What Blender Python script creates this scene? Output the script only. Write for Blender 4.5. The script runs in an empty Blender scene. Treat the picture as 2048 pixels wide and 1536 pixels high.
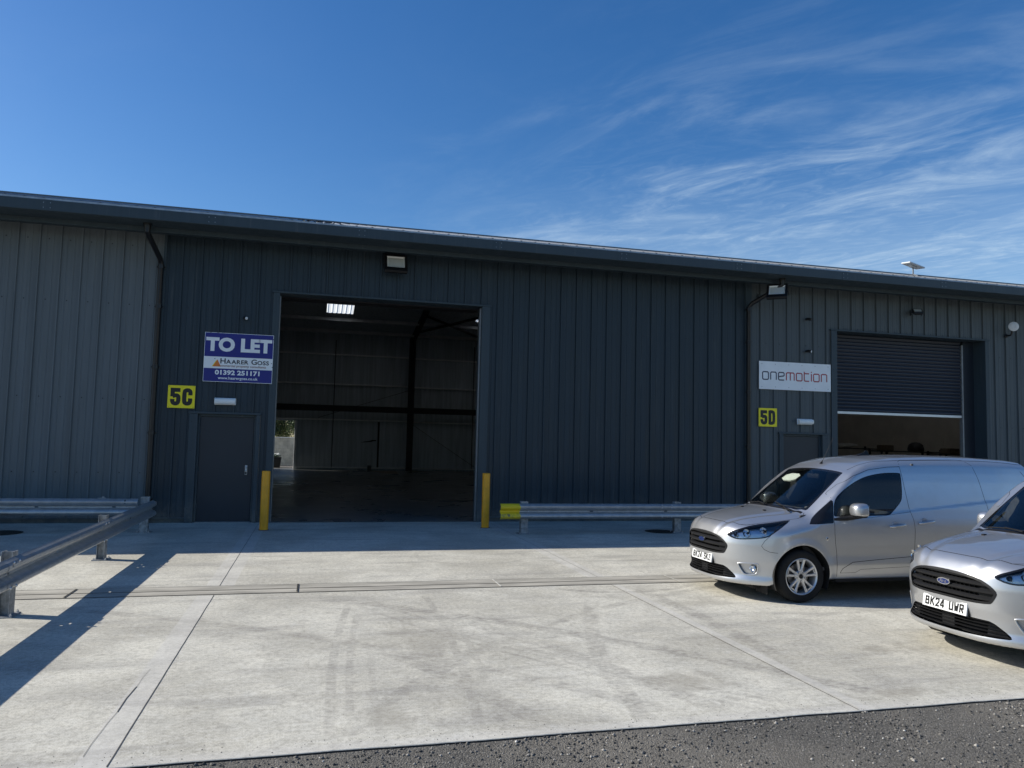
import bpy, math, random
import numpy as np
from mathutils import Vector, Matrix
R = math.radians
random.seed(7); rng = np.random.default_rng(7)
scene = bpy.context.scene
col = scene.collection
# ------------------------------------------------------------------ camera
CAM_H = 1.94
YAW, PITCH, ROLL, FPX = R(14.4357), R(4.152), R(1.3552), 1524.42
fw = Vector((math.sin(YAW)*math.cos(PITCH), math.cos(YAW)*math.cos(PITCH), math.sin(PITCH)))
rt = Vector((math.cos(YAW), -math.sin(YAW), 0)); up = rt.cross(fw)
r2 = math.cos(ROLL)*rt+math.sin(ROLL)*up; u2 = -math.sin(ROLL)*rt+math.cos(ROLL)*up
cam = bpy.data.cameras.new('camera'); cam.sensor_width = 36; cam.lens = 36*FPX/2048; cam.clip_start = .05; cam.clip_end = 2000
camo = bpy.data.objects.new('camera', cam); col.objects.link(camo)
camo.matrix_world = Matrix(((r2.x, u2.x, -fw.x, 0), (r2.y, u2.y, -fw.y, 0), (r2.z, u2.z, -fw.z, CAM_H), (0, 0, 0, 1)))
scene.camera = camo
# ------------------------------------------------------------------ sun, sky, exposure
SUN = Vector((-1.42, .50, 1.0)).normalized()          # towards the sun
EL = math.asin(SUN.z); AZ = math.atan2(SUN.x, SUN.y)
sl = bpy.data.lights.new('sun', 'SUN'); sl.energy = 5.0; sl.angle = R(.53); sl.color = (1, .955, .86)
so = bpy.data.objects.new('sun', sl); col.objects.link(so); so.rotation_euler = (-SUN).to_track_quat('-Z', 'Y').to_euler(); so.location = (-20, 20, 20)
world = bpy.data.worlds.new('World'); scene.world = world; world.use_nodes = True
wn = world.node_tree.nodes; wl = world.node_tree.links; wn.clear()
def wnode(t, **k):
    n = wn.new(t)
    for a, b in k.items(): setattr(n, a, b)
    return n
sky = wnode('ShaderNodeTexSky', sky_type='NISHITA', sun_disc=False, sun_elevation=EL, sun_rotation=AZ, altitude=50, air_density=1.0, dust_density=.6, ozone_density=3.0)
hs = wnode('ShaderNodeHueSaturation'); hs.inputs['Saturation'].default_value = 1.32; hs.inputs['Value'].default_value = .98; hs.inputs['Hue'].default_value = .506
wl.new(sky.outputs[0], hs.inputs['Color'])
# thin cirrus: noise on the plane overhead, stretched into wisps
tc = wnode('ShaderNodeTexCoord'); sp = wnode('ShaderNodeSeparateXYZ'); wl.new(tc.outputs['Generated'], sp.inputs[0])
def wm(op, a, b=None, c=None):
    n = wnode('ShaderNodeMath', operation=op)
    for i, v in enumerate((a, b, c)):
        if v is None: continue
        if isinstance(v, (int, float)): n.inputs[i].default_value = v
        else: wl.new(v, n.inputs[i])
    return n.outputs[0]
zc_ = wm('MAXIMUM', sp.outputs[2], .03); px = wm('DIVIDE', sp.outputs[0], zc_); py = wm('DIVIDE', sp.outputs[1], zc_)
ang = R(-60)
ux = wm('ADD', wm('MULTIPLY', px, math.cos(ang)), wm('MULTIPLY', py, math.sin(ang)))
uy = wm('SUBTRACT', wm('MULTIPLY', py, math.cos(ang)), wm('MULTIPLY', px, math.sin(ang)))
def wnoise(sx, sy, scale, detail, rough, dist, off=0.):
    cb = wnode('ShaderNodeCombineXYZ'); wl.new(wm('MULTIPLY', ux, sx), cb.inputs[0]); wl.new(wm('MULTIPLY', uy, sy), cb.inputs[1]); cb.inputs[2].default_value = off
    n = wnode('ShaderNodeTexNoise'); n.inputs['Scale'].default_value = scale; n.inputs['Detail'].default_value = detail
    n.inputs['Roughness'].default_value = rough; n.inputs['Distortion'].default_value = dist; wl.new(cb.outputs[0], n.inputs['Vector']); return n.outputs[0]
def wramp(v, a, b):
    n = wnode('ShaderNodeMapRange', interpolation_type='SMOOTHSTEP'); wl.new(v, n.inputs[0]); n.inputs[1].default_value = a; n.inputs[2].default_value = b; return n.outputs[0]
wisps = wramp(wnoise(.9, 1.6, 1.3, 10, .62, 1.4, 3.1), .40, .88)
fine = wramp(wnoise(1.6, 2.8, 3.0, 8, .66, 1.6, 1.7), .40, .90)
patch = wramp(wnoise(.6, .9, .9, 4, .5, .3, 8.3), .36, .60)
side = wramp(px, .05, 1.2)
low = wm('MULTIPLY', wramp(sp.outputs[2], .36, .20), wramp(px, .1, 1.6))
hi = wm('ADD', wm('MULTIPLY', wramp(sp.outputs[2], .46, .33), .6), .4)
cov = wm('MULTIPLY', wm('MULTIPLY', wm('ADD', wm('MULTIPLY', wisps, .85), wm('MULTIPLY', fine, .22)), wm('MULTIPLY', wm('ADD', wm('MULTIPLY', patch, .75), .25), wm('ADD', wm('MULTIPLY', side, .9), .06))), hi)
cov = wm('ADD', cov, wm('MULTIPLY', wm('MULTIPLY', low, wm('ADD', wm('MULTIPLY', fine, .5), .5)), .46))
mx = wnode('ShaderNodeMix', data_type='RGBA'); wl.new(wm('MINIMUM', wm('MULTIPLY', cov, .8), .8), mx.inputs[0]); wl.new(hs.outputs[0], mx.inputs[6]); mx.inputs[7].default_value = (5.0, 6.2, 7.2, 1)
bg = wnode('ShaderNodeBackground'); bg.inputs[1].default_value = .115; wl.new(mx.outputs[2], bg.inputs[0])
wo = wnode('ShaderNodeOutputWorld'); wl.new(bg.outputs[0], wo.inputs[0])
scene.view_settings.view_transform = 'Standard'; scene.view_settings.look = 'None'; scene.view_settings.gamma = 1; scene.view_settings.exposure = .2
scene.render.engine = 'CYCLES'
scene.cycles.max_bounces = 8
# ------------------------------------------------------------------ helpers
def tag(o, label=None, cat=None, group=None, kind=None):
    if label: o['label'] = label
    if cat: o['category'] = cat
    if group: o['group'] = group
    if kind: o['kind'] = kind
    return o
class NT:
    def __init__(s, name):
        s.m = bpy.data.materials.new(name); s.m.use_nodes = True; s.n = s.m.node_tree.nodes; s.l = s.m.node_tree.links
        s.p = s.n['Principled BSDF']; s.out = s.n['Material Output']
    def node(s, t, **k):
        n = s.n.new(t)
        for a, b in k.items(): setattr(n, a, b)
        return n
    def setin(s, sock, v):
        if hasattr(v, 'links') or isinstance(v, bpy.types.NodeSocket): s.l.new(v, sock)
        elif isinstance(v, tuple) and len(v) == 3 and sock.type == 'RGBA': sock.default_value = (*v, 1)
        else: sock.default_value = v
    def math(s, op, *a, clamp=False):
        n = s.node('ShaderNodeMath', operation=op, use_clamp=clamp)
        for i, v in enumerate(a): s.setin(n.inputs[i], v)
        return n.outputs[0]
    def coord(s, scale=(1, 1, 1), rot=(0, 0, 0), loc=(0, 0, 0)):
        t = s.node('ShaderNodeTexCoord'); m = s.node('ShaderNodeMapping'); s.l.new(t.outputs['Object'], m.inputs[0])
        m.inputs['Scale'].default_value = scale; m.inputs['Rotation'].default_value = rot; m.inputs['Location'].default_value = loc; return m.outputs[0]
    def noise(s, scale=1, detail=4, rough=.5, dist=0, vec=None):
        n = s.node('ShaderNodeTexNoise'); n.inputs['Scale'].default_value = scale; n.inputs['Detail'].default_value = detail
        n.inputs['Roughness'].default_value = rough; n.inputs['Distortion'].default_value = dist
        s.l.new(vec if vec is not None else s.coord(), n.inputs['Vector']); return n.outputs[0]
    def rng(s, v, a, b, c=0., d=1., smooth=True):
        n = s.node('ShaderNodeMapRange', interpolation_type='SMOOTHSTEP' if smooth else 'LINEAR')
        s.setin(n.inputs[0], v)
        for i, x in enumerate((a, b, c, d)): s.setin(n.inputs[i+1], x)
        return n.outputs[0]
    def mix(s, f, a, b, blend='MIX'):
        n = s.node('ShaderNodeMix', data_type='RGBA', blend_type=blend); s.setin(n.inputs[0], f); s.setin(n.inputs[6], a); s.setin(n.inputs[7], b); return n.outputs[2]
    def bump(s, h, strength=.3, dist=.01):
        n = s.node('ShaderNodeBump'); n.inputs['Strength'].default_value = strength; n.inputs['Distance'].default_value = dist; s.l.new(h, n.inputs['Height']); s.l.new(n.outputs[0], s.p.inputs['Normal']); return n
    def set(s, **k):
        for a, b in k.items(): s.setin(s.p.inputs[a.replace('_', ' ')], b)
        return s
def pmat(name, c, rough=.5, metal=0., var=.08, vscale=3., bump=0., bscale=200., spec=.5, coat=0., streak=None, rvar=0.):
    t = NT(name)
    vec = t.coord(streak) if streak else t.coord()
    n = t.noise(vscale, 5, .6, .2, vec)
    dark = tuple(x*(1-var) for x in c); light = tuple(min(1, x*(1+var)) for x in c)
    t.set(Base_Color=t.mix(t.rng(n, .3, .7), dark, light), Roughness=rough if not rvar else t.rng(n, .3, .7, rough-rvar, rough+rvar), Metallic=metal)
    t.p.inputs['Specular IOR Level'].default_value = spec; t.p.inputs['Coat Weight'].default_value = coat
    if bump: t.bump(t.noise(bscale, 3, .6), bump, .003)
    return t.m
def rotz(v, a): return (v[0]*math.cos(a)-v[1]*math.sin(a), v[0]*math.sin(a)+v[1]*math.cos(a), v[2])
class MB:
    def __init__(s): s.v = []; s.f = []; s.mi = []; s.k = 0
    def add(s, v, f, k=None):
        o = len(s.v); s.v += [tuple(map(float, x)) for x in v]; s.f += [tuple(int(i)+o for i in x) for x in f]; s.mi += [s.k if k is None else k]*len(f); return s
    def box(s, a, b, bev=0., k=None):
        x0, y0, z0 = (min(a[i], b[i]) for i in range(3)); x1, y1, z1 = (max(a[i], b[i]) for i in range(3))
        if bev <= 0:
            return s.add([(x, y, z) for z in (z0, z1) for y in (y0, y1) for x in (x0, x1)], [(0, 2, 3, 1), (4, 5, 7, 6), (0, 1, 5, 4), (2, 6, 7, 3), (0, 4, 6, 2), (1, 3, 7, 5)], k)
        e = min(bev, (x1-x0)/2.01, (y1-y0)/2.01, (z1-z0)/2.01); V = []
        for z, ez in ((z0, e), (z1, -e)):
            for y, ey in ((y0, e), (y1, -e)):
                for x, ex in ((x0, e), (x1, -e)):
                    V += [(x, y+ey, z+ez), (x+ex, y, z+ez), (x+ex, y+ey, z)]
        def i(a_, b_, c_, d_): return (a_+2*b_+4*c_)*3+d_
        F_ = [tuple(i(0, b_, c_, 0) for b_, c_ in ((0, 0), (0, 1), (1, 1), (1, 0))), tuple(i(1, b_, c_, 0) for b_, c_ in ((0, 0), (1, 0), (1, 1), (0, 1))),
             tuple(i(a_, 0, c_, 1) for a_, c_ in ((0, 0), (1, 0), (1, 1), (0, 1))), tuple(i(a_, 1, c_, 1) for a_, c_ in ((0, 0), (0, 1), (1, 1), (1, 0))),
             tuple(i(a_, b_, 0, 2) for a_, b_ in ((0, 0), (0, 1), (1, 1), (1, 0))), tuple(i(a_, b_, 1, 2) for a_, b_ in ((0, 0), (1, 0), (1, 1), (0, 1)))]
        for c_ in (0, 1):
            for b_ in (0, 1): F_.append((i(0, b_, c_, 1), i(1, b_, c_, 1), i(1, b_, c_, 2), i(0, b_, c_, 2)))
            for a_ in (0, 1): F_.append((i(a_, 0, c_, 0), i(a_, 1, c_, 0), i(a_, 1, c_, 2), i(a_, 0, c_, 2)))
        for a_ in (0, 1):
            for b_ in (0, 1): F_.append((i(a_, b_, 0, 0), i(a_, b_, 1, 0), i(a_, b_, 1, 1), i(a_, b_, 0, 1)))
        for a_ in (0, 1):
            for b_ in (0, 1):
                for c_ in (0, 1): F_.append((i(a_, b_, c_, 0), i(a_, b_, c_, 1), i(a_, b_, c_, 2)))
        return s.add(V, F_, k)
    def tube(s, pts, r, n=10, caps=True, k=None):
        pts = [Vector(p) for p in pts]; rs = r if isinstance(r, (list, tuple)) else [r]*len(pts); V = []; T = []
        for i in range(len(pts)):
            a = pts[min(i+1, len(pts)-1)]-pts[max(i-1, 0)]; T.append(a.normalized())
        nrm_ = T[0].orthogonal().normalized()
        for i, p in enumerate(pts):
            nrm_ = (nrm_-T[i]*nrm_.dot(T[i])).normalized(); b = T[i].cross(nrm_)
            V += [p+(nrm_*math.cos(2*math.pi*j/n)+b*math.sin(2*math.pi*j/n))*rs[i] for j in range(n)]
        F_ = [(i*n+j, i*n+(j+1) % n, (i+1)*n+(j+1) % n, (i+1)*n+j) for i in range(len(pts)-1) for j in range(n)]
        if caps: F_ += [tuple(range(n))[::-1], tuple((len(pts)-1)*n+j for j in range(n))]
        return s.add(V, F_, k)
    def lathe(s, prof, M, n=32, k=None, a0=0., a1=2*math.pi):
        """prof: (radius, height) turned about the local z of matrix M"""
        full = abs(a1-a0-2*math.pi) < 1e-6; c = n if full else n+1
        V = [M @ Vector((r*math.cos(a0+(a1-a0)*j/n), r*math.sin(a0+(a1-a0)*j/n), h)) for r, h in prof for j in range(c)]
        F_ = [(i*c+j, i*c+(j+1) % c, (i+1)*c+(j+1) % c, (i+1)*c+j) for i in range(len(prof)-1) for j in range(c if full else n)]
        return s.add(V, F_, k)
    def prism(s, poly, M, h0, h1, k=None):
        n = len(poly); V = [M @ Vector((x, y, h)) for h in (h0, h1) for x, y in poly]
        F_ = [tuple(range(n))[::-1], tuple(range(n, 2*n))]+[(i, (i+1) % n, n+(i+1) % n, n+i) for i in range(n)]
        return s.add(V, F_, k)
    def build(s, name, mats, parent=None, smooth=None, loc=None, split=False):
        if split:      # every connected piece becomes an object of its own
            n = len(s.v); r = list(range(n))
            def find(a):
                while r[a] != a: r[a] = r[r[a]]; a = r[a]
                return a
            for f in s.f:
                for q in f[1:]: r[find(q)] = find(f[0])
            g = {}
            for f, k in zip(s.f, s.mi): g.setdefault(find(f[0]), []).append((f, k))
            o = None
            for fs in g.values():
                ids = sorted({q for f, _ in fs for q in f}); ix = {q: i for i, q in enumerate(ids)}; m2 = MB(); m2.v = [s.v[q] for q in ids]; m2.f = [tuple(ix[q] for q in f) for f, _ in fs]; m2.mi = [k for _, k in fs]
                o = m2.build(name, mats, parent, smooth, loc)
            return o
        me = bpy.data.meshes.new(name); me.from_pydata(s.v, [], s.f)
        for m in (mats if isinstance(mats, (list, tuple)) else [mats]): me.materials.append(m)
        me.polygons.foreach_set('material_index', s.mi); me.validate(); me.update()
        if smooth is not None:
            me.polygons.foreach_set('use_smooth', [True]*len(me.polygons))
            me.set_sharp_from_angle(angle=R(smooth))
        o = bpy.data.objects.new(name, me); col.objects.link(o)
        if parent is not None: o.parent = parent
        if loc is not None: o.location = loc
        return o
def empty(name, loc=(0, 0, 0), rz=0., label=None, cat=None, group=None):
    o = bpy.data.objects.new(name, None); col.objects.link(o); o.location = loc; o.rotation_euler = (0, 0, rz); o.empty_display_size = .2
    return tag(o, label, cat, group)
def copy_tree(o, parent=None):
    c = o.copy(); col.objects.link(c)
    if parent is not None: c.parent = parent
    for ch in list(o.children): copy_tree(ch, c)
    return c
def Mx(ori, x, y):
    """matrix with columns x, y, x cross y at ori"""
    x = Vector(x).normalized(); y = Vector(y); z = x.cross(y).normalized(); y = z.cross(x)
    return Matrix(((x.x, y.x, z.x, ori[0]), (x.y, y.y, z.y, ori[1]), (x.z, y.z, z.z, ori[2]), (0, 0, 0, 1)))
def ribbon(path, w, closed=False):
    """mitred flat ribbon round a 2-D path"""
    p = np.array(path, float); n = len(p); L = []; Rr = []
    for i in range(n):
        a = p[i]-p[i-1] if (i > 0 or closed) else p[1]-p[0]; b = p[(i+1) % n]-p[i] if (i < n-1 or closed) else p[-1]-p[-2]
        a = a/np.linalg.norm(a); b = b/np.linalg.norm(b); t = a+b; t = t/max(np.linalg.norm(t), 1e-6); m = np.array([-t[1], t[0]])
        c = max(m @ np.array([-a[1], a[0]]), .45); L.append(p[i]+m*w/2/c); Rr.append(p[i]-m*w/2/c)
    V = L+Rr; k = n if closed else n-1
    return V, [(i, (i+1) % n, n+(i+1) % n, n+i) for i in range(k)]
def text_mesh(txt, size, bold=0., sx=1., space=1.):
    c = bpy.data.curves.new('t', 'FONT'); c.body = txt; c.size = size; c.offset = bold; c.align_x = 'CENTER'; c.align_y = 'CENTER'; c.space_character = space; c.resolution_u = 4
    o = bpy.data.objects.new('t', c); me = bpy.data.meshes.new_from_object(o)
    v = [(x.co.x*sx, x.co.y) for x in me.vertices]; f = [tuple(p.vertices) for p in me.polygons]
    bpy.data.objects.remove(o); bpy.data.curves.remove(c); bpy.data.meshes.remove(me); return v, f
# ---------------------------------------------------------------- van body surface
def tab(pts, sig, lo, hi, n=6000):
    x = np.linspace(lo, hi, n); p = np.array(pts, float)
    y = np.interp(x, p[:, 0], p[:, 1])
    if sig > 0:
        h = x[1]-x[0]; m = int(4*sig/h)+1; k = np.exp(-.5*(np.arange(-m, m+1)*h/sig)**2); k /= k.sum()
        yp = np.concatenate([np.full(m, y[0]), y, np.full(m, y[-1])]); y = np.convolve(yp, k, 'valid')
    d = np.gradient(y, x)
    return (lambda q: np.interp(q, x, y)), (lambda q: np.interp(q, x, d))
def sm(t): t = np.clip(t, 0, 1); return t*t*(3-2*t)
TC, dTC = tab([(-.1,.70),(0,.80),(.05,.865),(.12,.925),(.2,.962),(.35,1.008),(.55,1.052),(.75,1.088),(.90,1.11),(.95,1.125),
    (1.68,1.635),(1.9,1.735),(2.15,1.795),(2.5,1.832),(3.1,1.852),(3.8,1.85),(4.4,1.825),(4.7,1.79),(5,1.72)], .035, -.3, 5.2)
NB, dNB = tab([(.1,.07),(.19,.03),(.235,.0),(.27,.004),(.32,.03),(.42,.022),(.50,.005),(.60,.0),(.70,.0),(.80,.018),(.90,.06),(1.0,.14),(1.2,.4)], .014, 0, 1.5)
WS, dWS = tab([(.10,.78),(.20,.84),(.27,.872),(.35,.890),(.47,.902),(.57,.893),(.70,.903),(.85,.913),(.95,.912),(1.02,.902),(1.09,.884),(1.16,.868),
    (1.3,.835),(1.5,.785),(1.62,.748),(1.72,.708),(1.80,.66),(1.95,.52)], .018, 0, 2.1)
LC, _ = tab([(0,.38),(.9,.62),(1.2,.62)], .05, -.3, 5.2)
WCEN = ((.895,.325),(3.957,.325))
def rint(a, b, r):
    return np.minimum(np.maximum(a, b), -r) + np.sqrt(np.maximum(a+r, 0)**2 + np.maximum(b+r, 0)**2)
def F(P):
    s = P[:, 0]; l = np.sqrt(P[:, 1]**2+1e-6); z = P[:, 2]
    shift = .11*(1-.5*sm((s-1.1)/.7))*(l/.68)**2*sm((s-.3)/.5)
    sE = s-shift
    hood = 1-sm((s-1.0)/.5)
    lc = LC(s); q = (l-lc)/.012
    soft = .012*np.logaddexp(0, q)
    T = TC(sE) - .032*(l/.65)**2 - hood*(.27*soft + .012*np.exp(-((l-lc+.10)/.07)**2)*0)
    # shallow valley either side of the bonnet's centre panel
    T = T - hood*.012*(1-sm(np.abs(l-lc+.085)/.085))
    ft = (z-T)/np.sqrt(1+dTC(sE)**2)
    plan = .573*(l/.9)**3.35; dpl = .573*3.35/.9*(l/.9)**2.35
    nb = NB(z)
    lip = .018*np.exp(-((z-.235)/.018)**2)
    ff = (nb+plan-s)/np.sqrt(1+dpl**2+dNB(z)**2)
    W = WS(z)
    for cx, cz in WCEN:
        r = np.sqrt((s-cx)**2+(z-cz)**2)
        W = W+.016*np.exp(-((r-.40)/.06)**2)*sm((.86-z)/.1)
    zc = 1.12+.092*(s-2.41)
    W = W-.009*sm((z-zc)/.045+.5)*sm((s-1.5)/.4)
    W = W-.105*sm((1.5-s)/.6)*sm((z-.96)/.17)
    W = W-.045*sm((s-4.0)/.85)
    fs = (l-W)/np.sqrt(1+dWS(z)**2)
    fr = (s-(4.80-.13*sm((z-.95)/.95)-.05*(l/.9)**4))
    zb = .205+.075*sm((s-.45)/.2)+.02*sm((s-4.2)/.3)
    fb = (zb-z)
    r = .075-.03*sm((s-.9)/.3)*(1-sm((s-1.7)/.6))+.03*sm((s-1.9)/.8)
    f = rint(ft, fs, r)
    f = rint(f, ff, .045)
    f = rint(f, fr, .06)
    f = rint(f, fb, .02)
    return f
def gradF(P):
    h = .003; G = np.empty_like(P)
    for i in range(3):
        e = np.zeros(3); e[i] = h
        G[:, i] = (F(P+e)-F(P-e))/(2*h)
    return G
def project(P, n=4):
    for i in range(n):
        G = gradF(P); P = P-(F(P)/np.maximum((G**2).sum(1), .05))[:, None]*G
    return P
def nrm(P):
    G = gradF(P); return G/np.linalg.norm(G, axis=1)[:, None]
def surface_nets(h=.025):
    lo = np.array([-.06, -.975, .12]); n = np.array([int(4.95/h), int(1.95/h), int(1.80/h)])
    ax = [lo[i]+h*np.arange(n[i]+1) for i in range(3)]
    X, Y, Z = np.meshgrid(*ax, indexing='ij')
    V = F(np.stack([X.ravel(), Y.ravel(), Z.ravel()], 1)).reshape(X.shape)
    S = V < 0
    c = sum(S[i:i+n[0], j:j+n[1], k:k+n[2]].astype(int) for i in (0, 1) for j in (0, 1) for k in (0, 1))
    cells = np.argwhere((c > 0) & (c < 8)); idx = -np.ones(c.shape, int); idx[tuple(cells.T)] = np.arange(len(cells))
    acc = np.zeros((len(cells), 3)); cnt = np.zeros(len(cells))
    cor = [(i, j, k) for i in (0, 1) for j in (0, 1) for k in (0, 1)]
    for a in cor:
        for d in range(3):
            if a[d] == 0:
                b = list(a); b[d] = 1; A = cells+a; B = cells+b
                va = V[tuple(A.T)]; vb = V[tuple(B.T)]; m = (va < 0) != (vb < 0)
                t = va[m]/(va[m]-vb[m]); p = A[m]+t[:, None]*(B[m]-A[m])
                acc[m] += p; cnt[m] += 1
    P = lo+h*acc/cnt[:, None]
    Q = []
    for d in range(3):
        o1, o2 = (d+1) % 3, (d+2) % 3
        A = np.argwhere(np.take(S, range(0, n[d]), d) != np.take(S, range(1, n[d]+1), d))
        m = (A[:, o1] > 0) & (A[:, o2] > 0) & (A[:, o1] < n[o1]) & (A[:, o2] < n[o2]); A = A[m]
        e1 = np.zeros(3, int); e1[o1] = 1; e2 = np.zeros(3, int); e2[o2] = 1
        q = np.stack([idx[tuple((A-e1-e2).T)], idx[tuple((A-e2).T)], idx[tuple(A.T)], idx[tuple((A-e1).T)]], 1)
        flip = ~S[tuple(A.T)]
        q[flip] = q[flip][:, ::-1]
        Q.append(q)
    Q = np.concatenate(Q)
    P = project(P, 5)
    d1 = np.linalg.norm(P[Q[:, 0]]-P[Q[:, 2]], axis=1); d2 = np.linalg.norm(P[Q[:, 1]]-P[Q[:, 3]], axis=1)
    T = np.where((d1 < d2)[:, None, None], np.stack([Q[:, [0, 1, 2]], Q[:, [0, 2, 3]]], 1), np.stack([Q[:, [0, 1, 3]], Q[:, [1, 2, 3]]], 1)).reshape(-1, 3)
    return P, T
def chaikin(p, n=2, closed=True):
    p = np.array(p, float)
    for _ in range(n):
        if closed:
            q = np.roll(p, -1, 0); p = np.stack([.75*p+.25*q, .25*p+.75*q], 1).reshape(-1, 2)
        else:
            q = p[1:]; r = p[:-1]; m = np.stack([.75*r+.25*q, .25*r+.75*q], 1).reshape(-1, p.shape[1]); p = np.concatenate([p[:1], m, p[-1:]])
    return p
def polyd(UV, poly):
    a = poly; b = np.roll(poly, -1, 0); d = np.full(len(UV), 9.); ins = np.zeros(len(UV), bool)
    for i in range(len(a)):
        e = b[i]-a[i]; w = UV-a[i]; t = np.clip((w@e)/max(e@e, 1e-12), 0, 1)
        d = np.minimum(d, np.linalg.norm(w-t[:, None]*e, axis=1))
        c = (a[i, 1] > UV[:, 1]) != (b[i, 1] > UV[:, 1])
        xi = (b[i, 0]-a[i, 0])*(UV[:, 1]-a[i, 1])/((b[i, 1]-a[i, 1]) if abs(b[i, 1]-a[i, 1]) > 1e-9 else 1e-9)+a[i, 0]
        ins ^= c & (UV[:, 0] < xi)
    return np.where(ins, -d, d)
class Skin:
    def __init__(s, h=.025):
        s.P, s.T = surface_nets(h); s.lab = np.zeros(len(s.T), int); s.names = ['paint']
    def clip(s, mask, g, level=0.):
        """split the masked triangles along g = level; returns bool per triangle (inside)"""
        gv = np.full(len(s.P), 1.); use = np.unique(s.T[mask]); gv[use] = g(s.P[use])-level
        gv[np.abs(gv) < 1e-4] = 1e-4
        sg = gv[s.T] < 0; k = sg.sum(1); mix = mask & (k > 0) & (k < 3)
        newP = []; cache = {}; nt = []; nl = []; n0 = len(s.P)
        def cut(a, b):
            key = (a, b) if a < b else (b, a)
            if key not in cache:
                t = gv[a]/(gv[a]-gv[b]); newP.append(s.P[a]+t*(s.P[b]-s.P[a])); cache[key] = n0+len(newP)-1
            return cache[key]
        for ti in np.nonzero(mix)[0]:
            t = list(s.T[ti]); q = [gv[v] < 0 for v in t]
            lone = q.index(True) if sum(q) == 1 else q.index(False)
            a, b, c = t[lone], t[(lone+1) % 3], t[(lone+2) % 3]
            ab = cut(a, b); ac = cut(a, c)
            nt += [(a, ab, ac), (ab, b, c), (ab, c, ac)]; nl += [s.lab[ti]]*3
        keep = ~mix
        if nt:
            NP = project(np.array(newP), 2); s.P = np.concatenate([s.P, NP])
            gv = np.concatenate([gv, np.zeros(len(NP))])
            s.T = np.concatenate([s.T[keep], np.array(nt)]); s.lab = np.concatenate([s.lab[keep], nl])
            mask = np.concatenate([mask[keep], np.ones(len(nt), bool)])
        return mask & (gv[s.T].sum(1) < 0)
    def region(s, name, g, maskf, rim=0.):
        C = s.P[s.T].mean(1); mask = maskf(C) & (s.lab == 0)
        i = s.clip(mask, g); s.names.append(name); L = len(s.names)-1; s.lab[i] = L
        if rim > 0:
            s.names.append(name+'_rim'); i2 = s.clip(s.lab == L, g, -rim)
            s.lab[(s.lab == L) & ~i2] = L+1
        return L
    def sub(s, names, off=0.):
        ids = [s.names.index(n) for n in names]; m = np.isin(s.lab, ids); T = s.T[m]; lb = s.lab[m]
        u, inv = np.unique(T, return_inverse=True); P = s.P[u]; N = nrm(P)
        return P-off*N, inv.reshape(-1, 3), N, [ids.index(x) for x in lb]
    def wall(s, names, d0, d1):
        """strip along the outer boundary of the regions, from depth d0 to d1"""
        ids = [s.names.index(n) for n in names]; T = s.T[np.isin(s.lab, ids)]
        E = {}
        for t in T:
            for a, b in ((t[0], t[1]), (t[1], t[2]), (t[2], t[0])):
                k = (a, b) if a < b else (b, a); E[k] = None if k in E else (a, b)
        B = [e for e in E.values() if e is not None]
        u = sorted({v for e in B for v in e}); ix = {v: i for i, v in enumerate(u)}; P = s.P[u]; N = nrm(P)
        n = len(u); V = np.concatenate([P-d0*N, P-d1*N])
        return V, [(ix[b], ix[a], ix[a]+n, ix[b]+n) for a, b in B]
def ray_skin(P0, D):
    """first hit of a ray with the body"""
    t = 0.
    for i in range(400):
        f = F((P0+t*D)[None])[0]
        if f < 5e-4: return P0+t*D
        t += max(f*.5, .0005)
        if t > 40: return None
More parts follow.
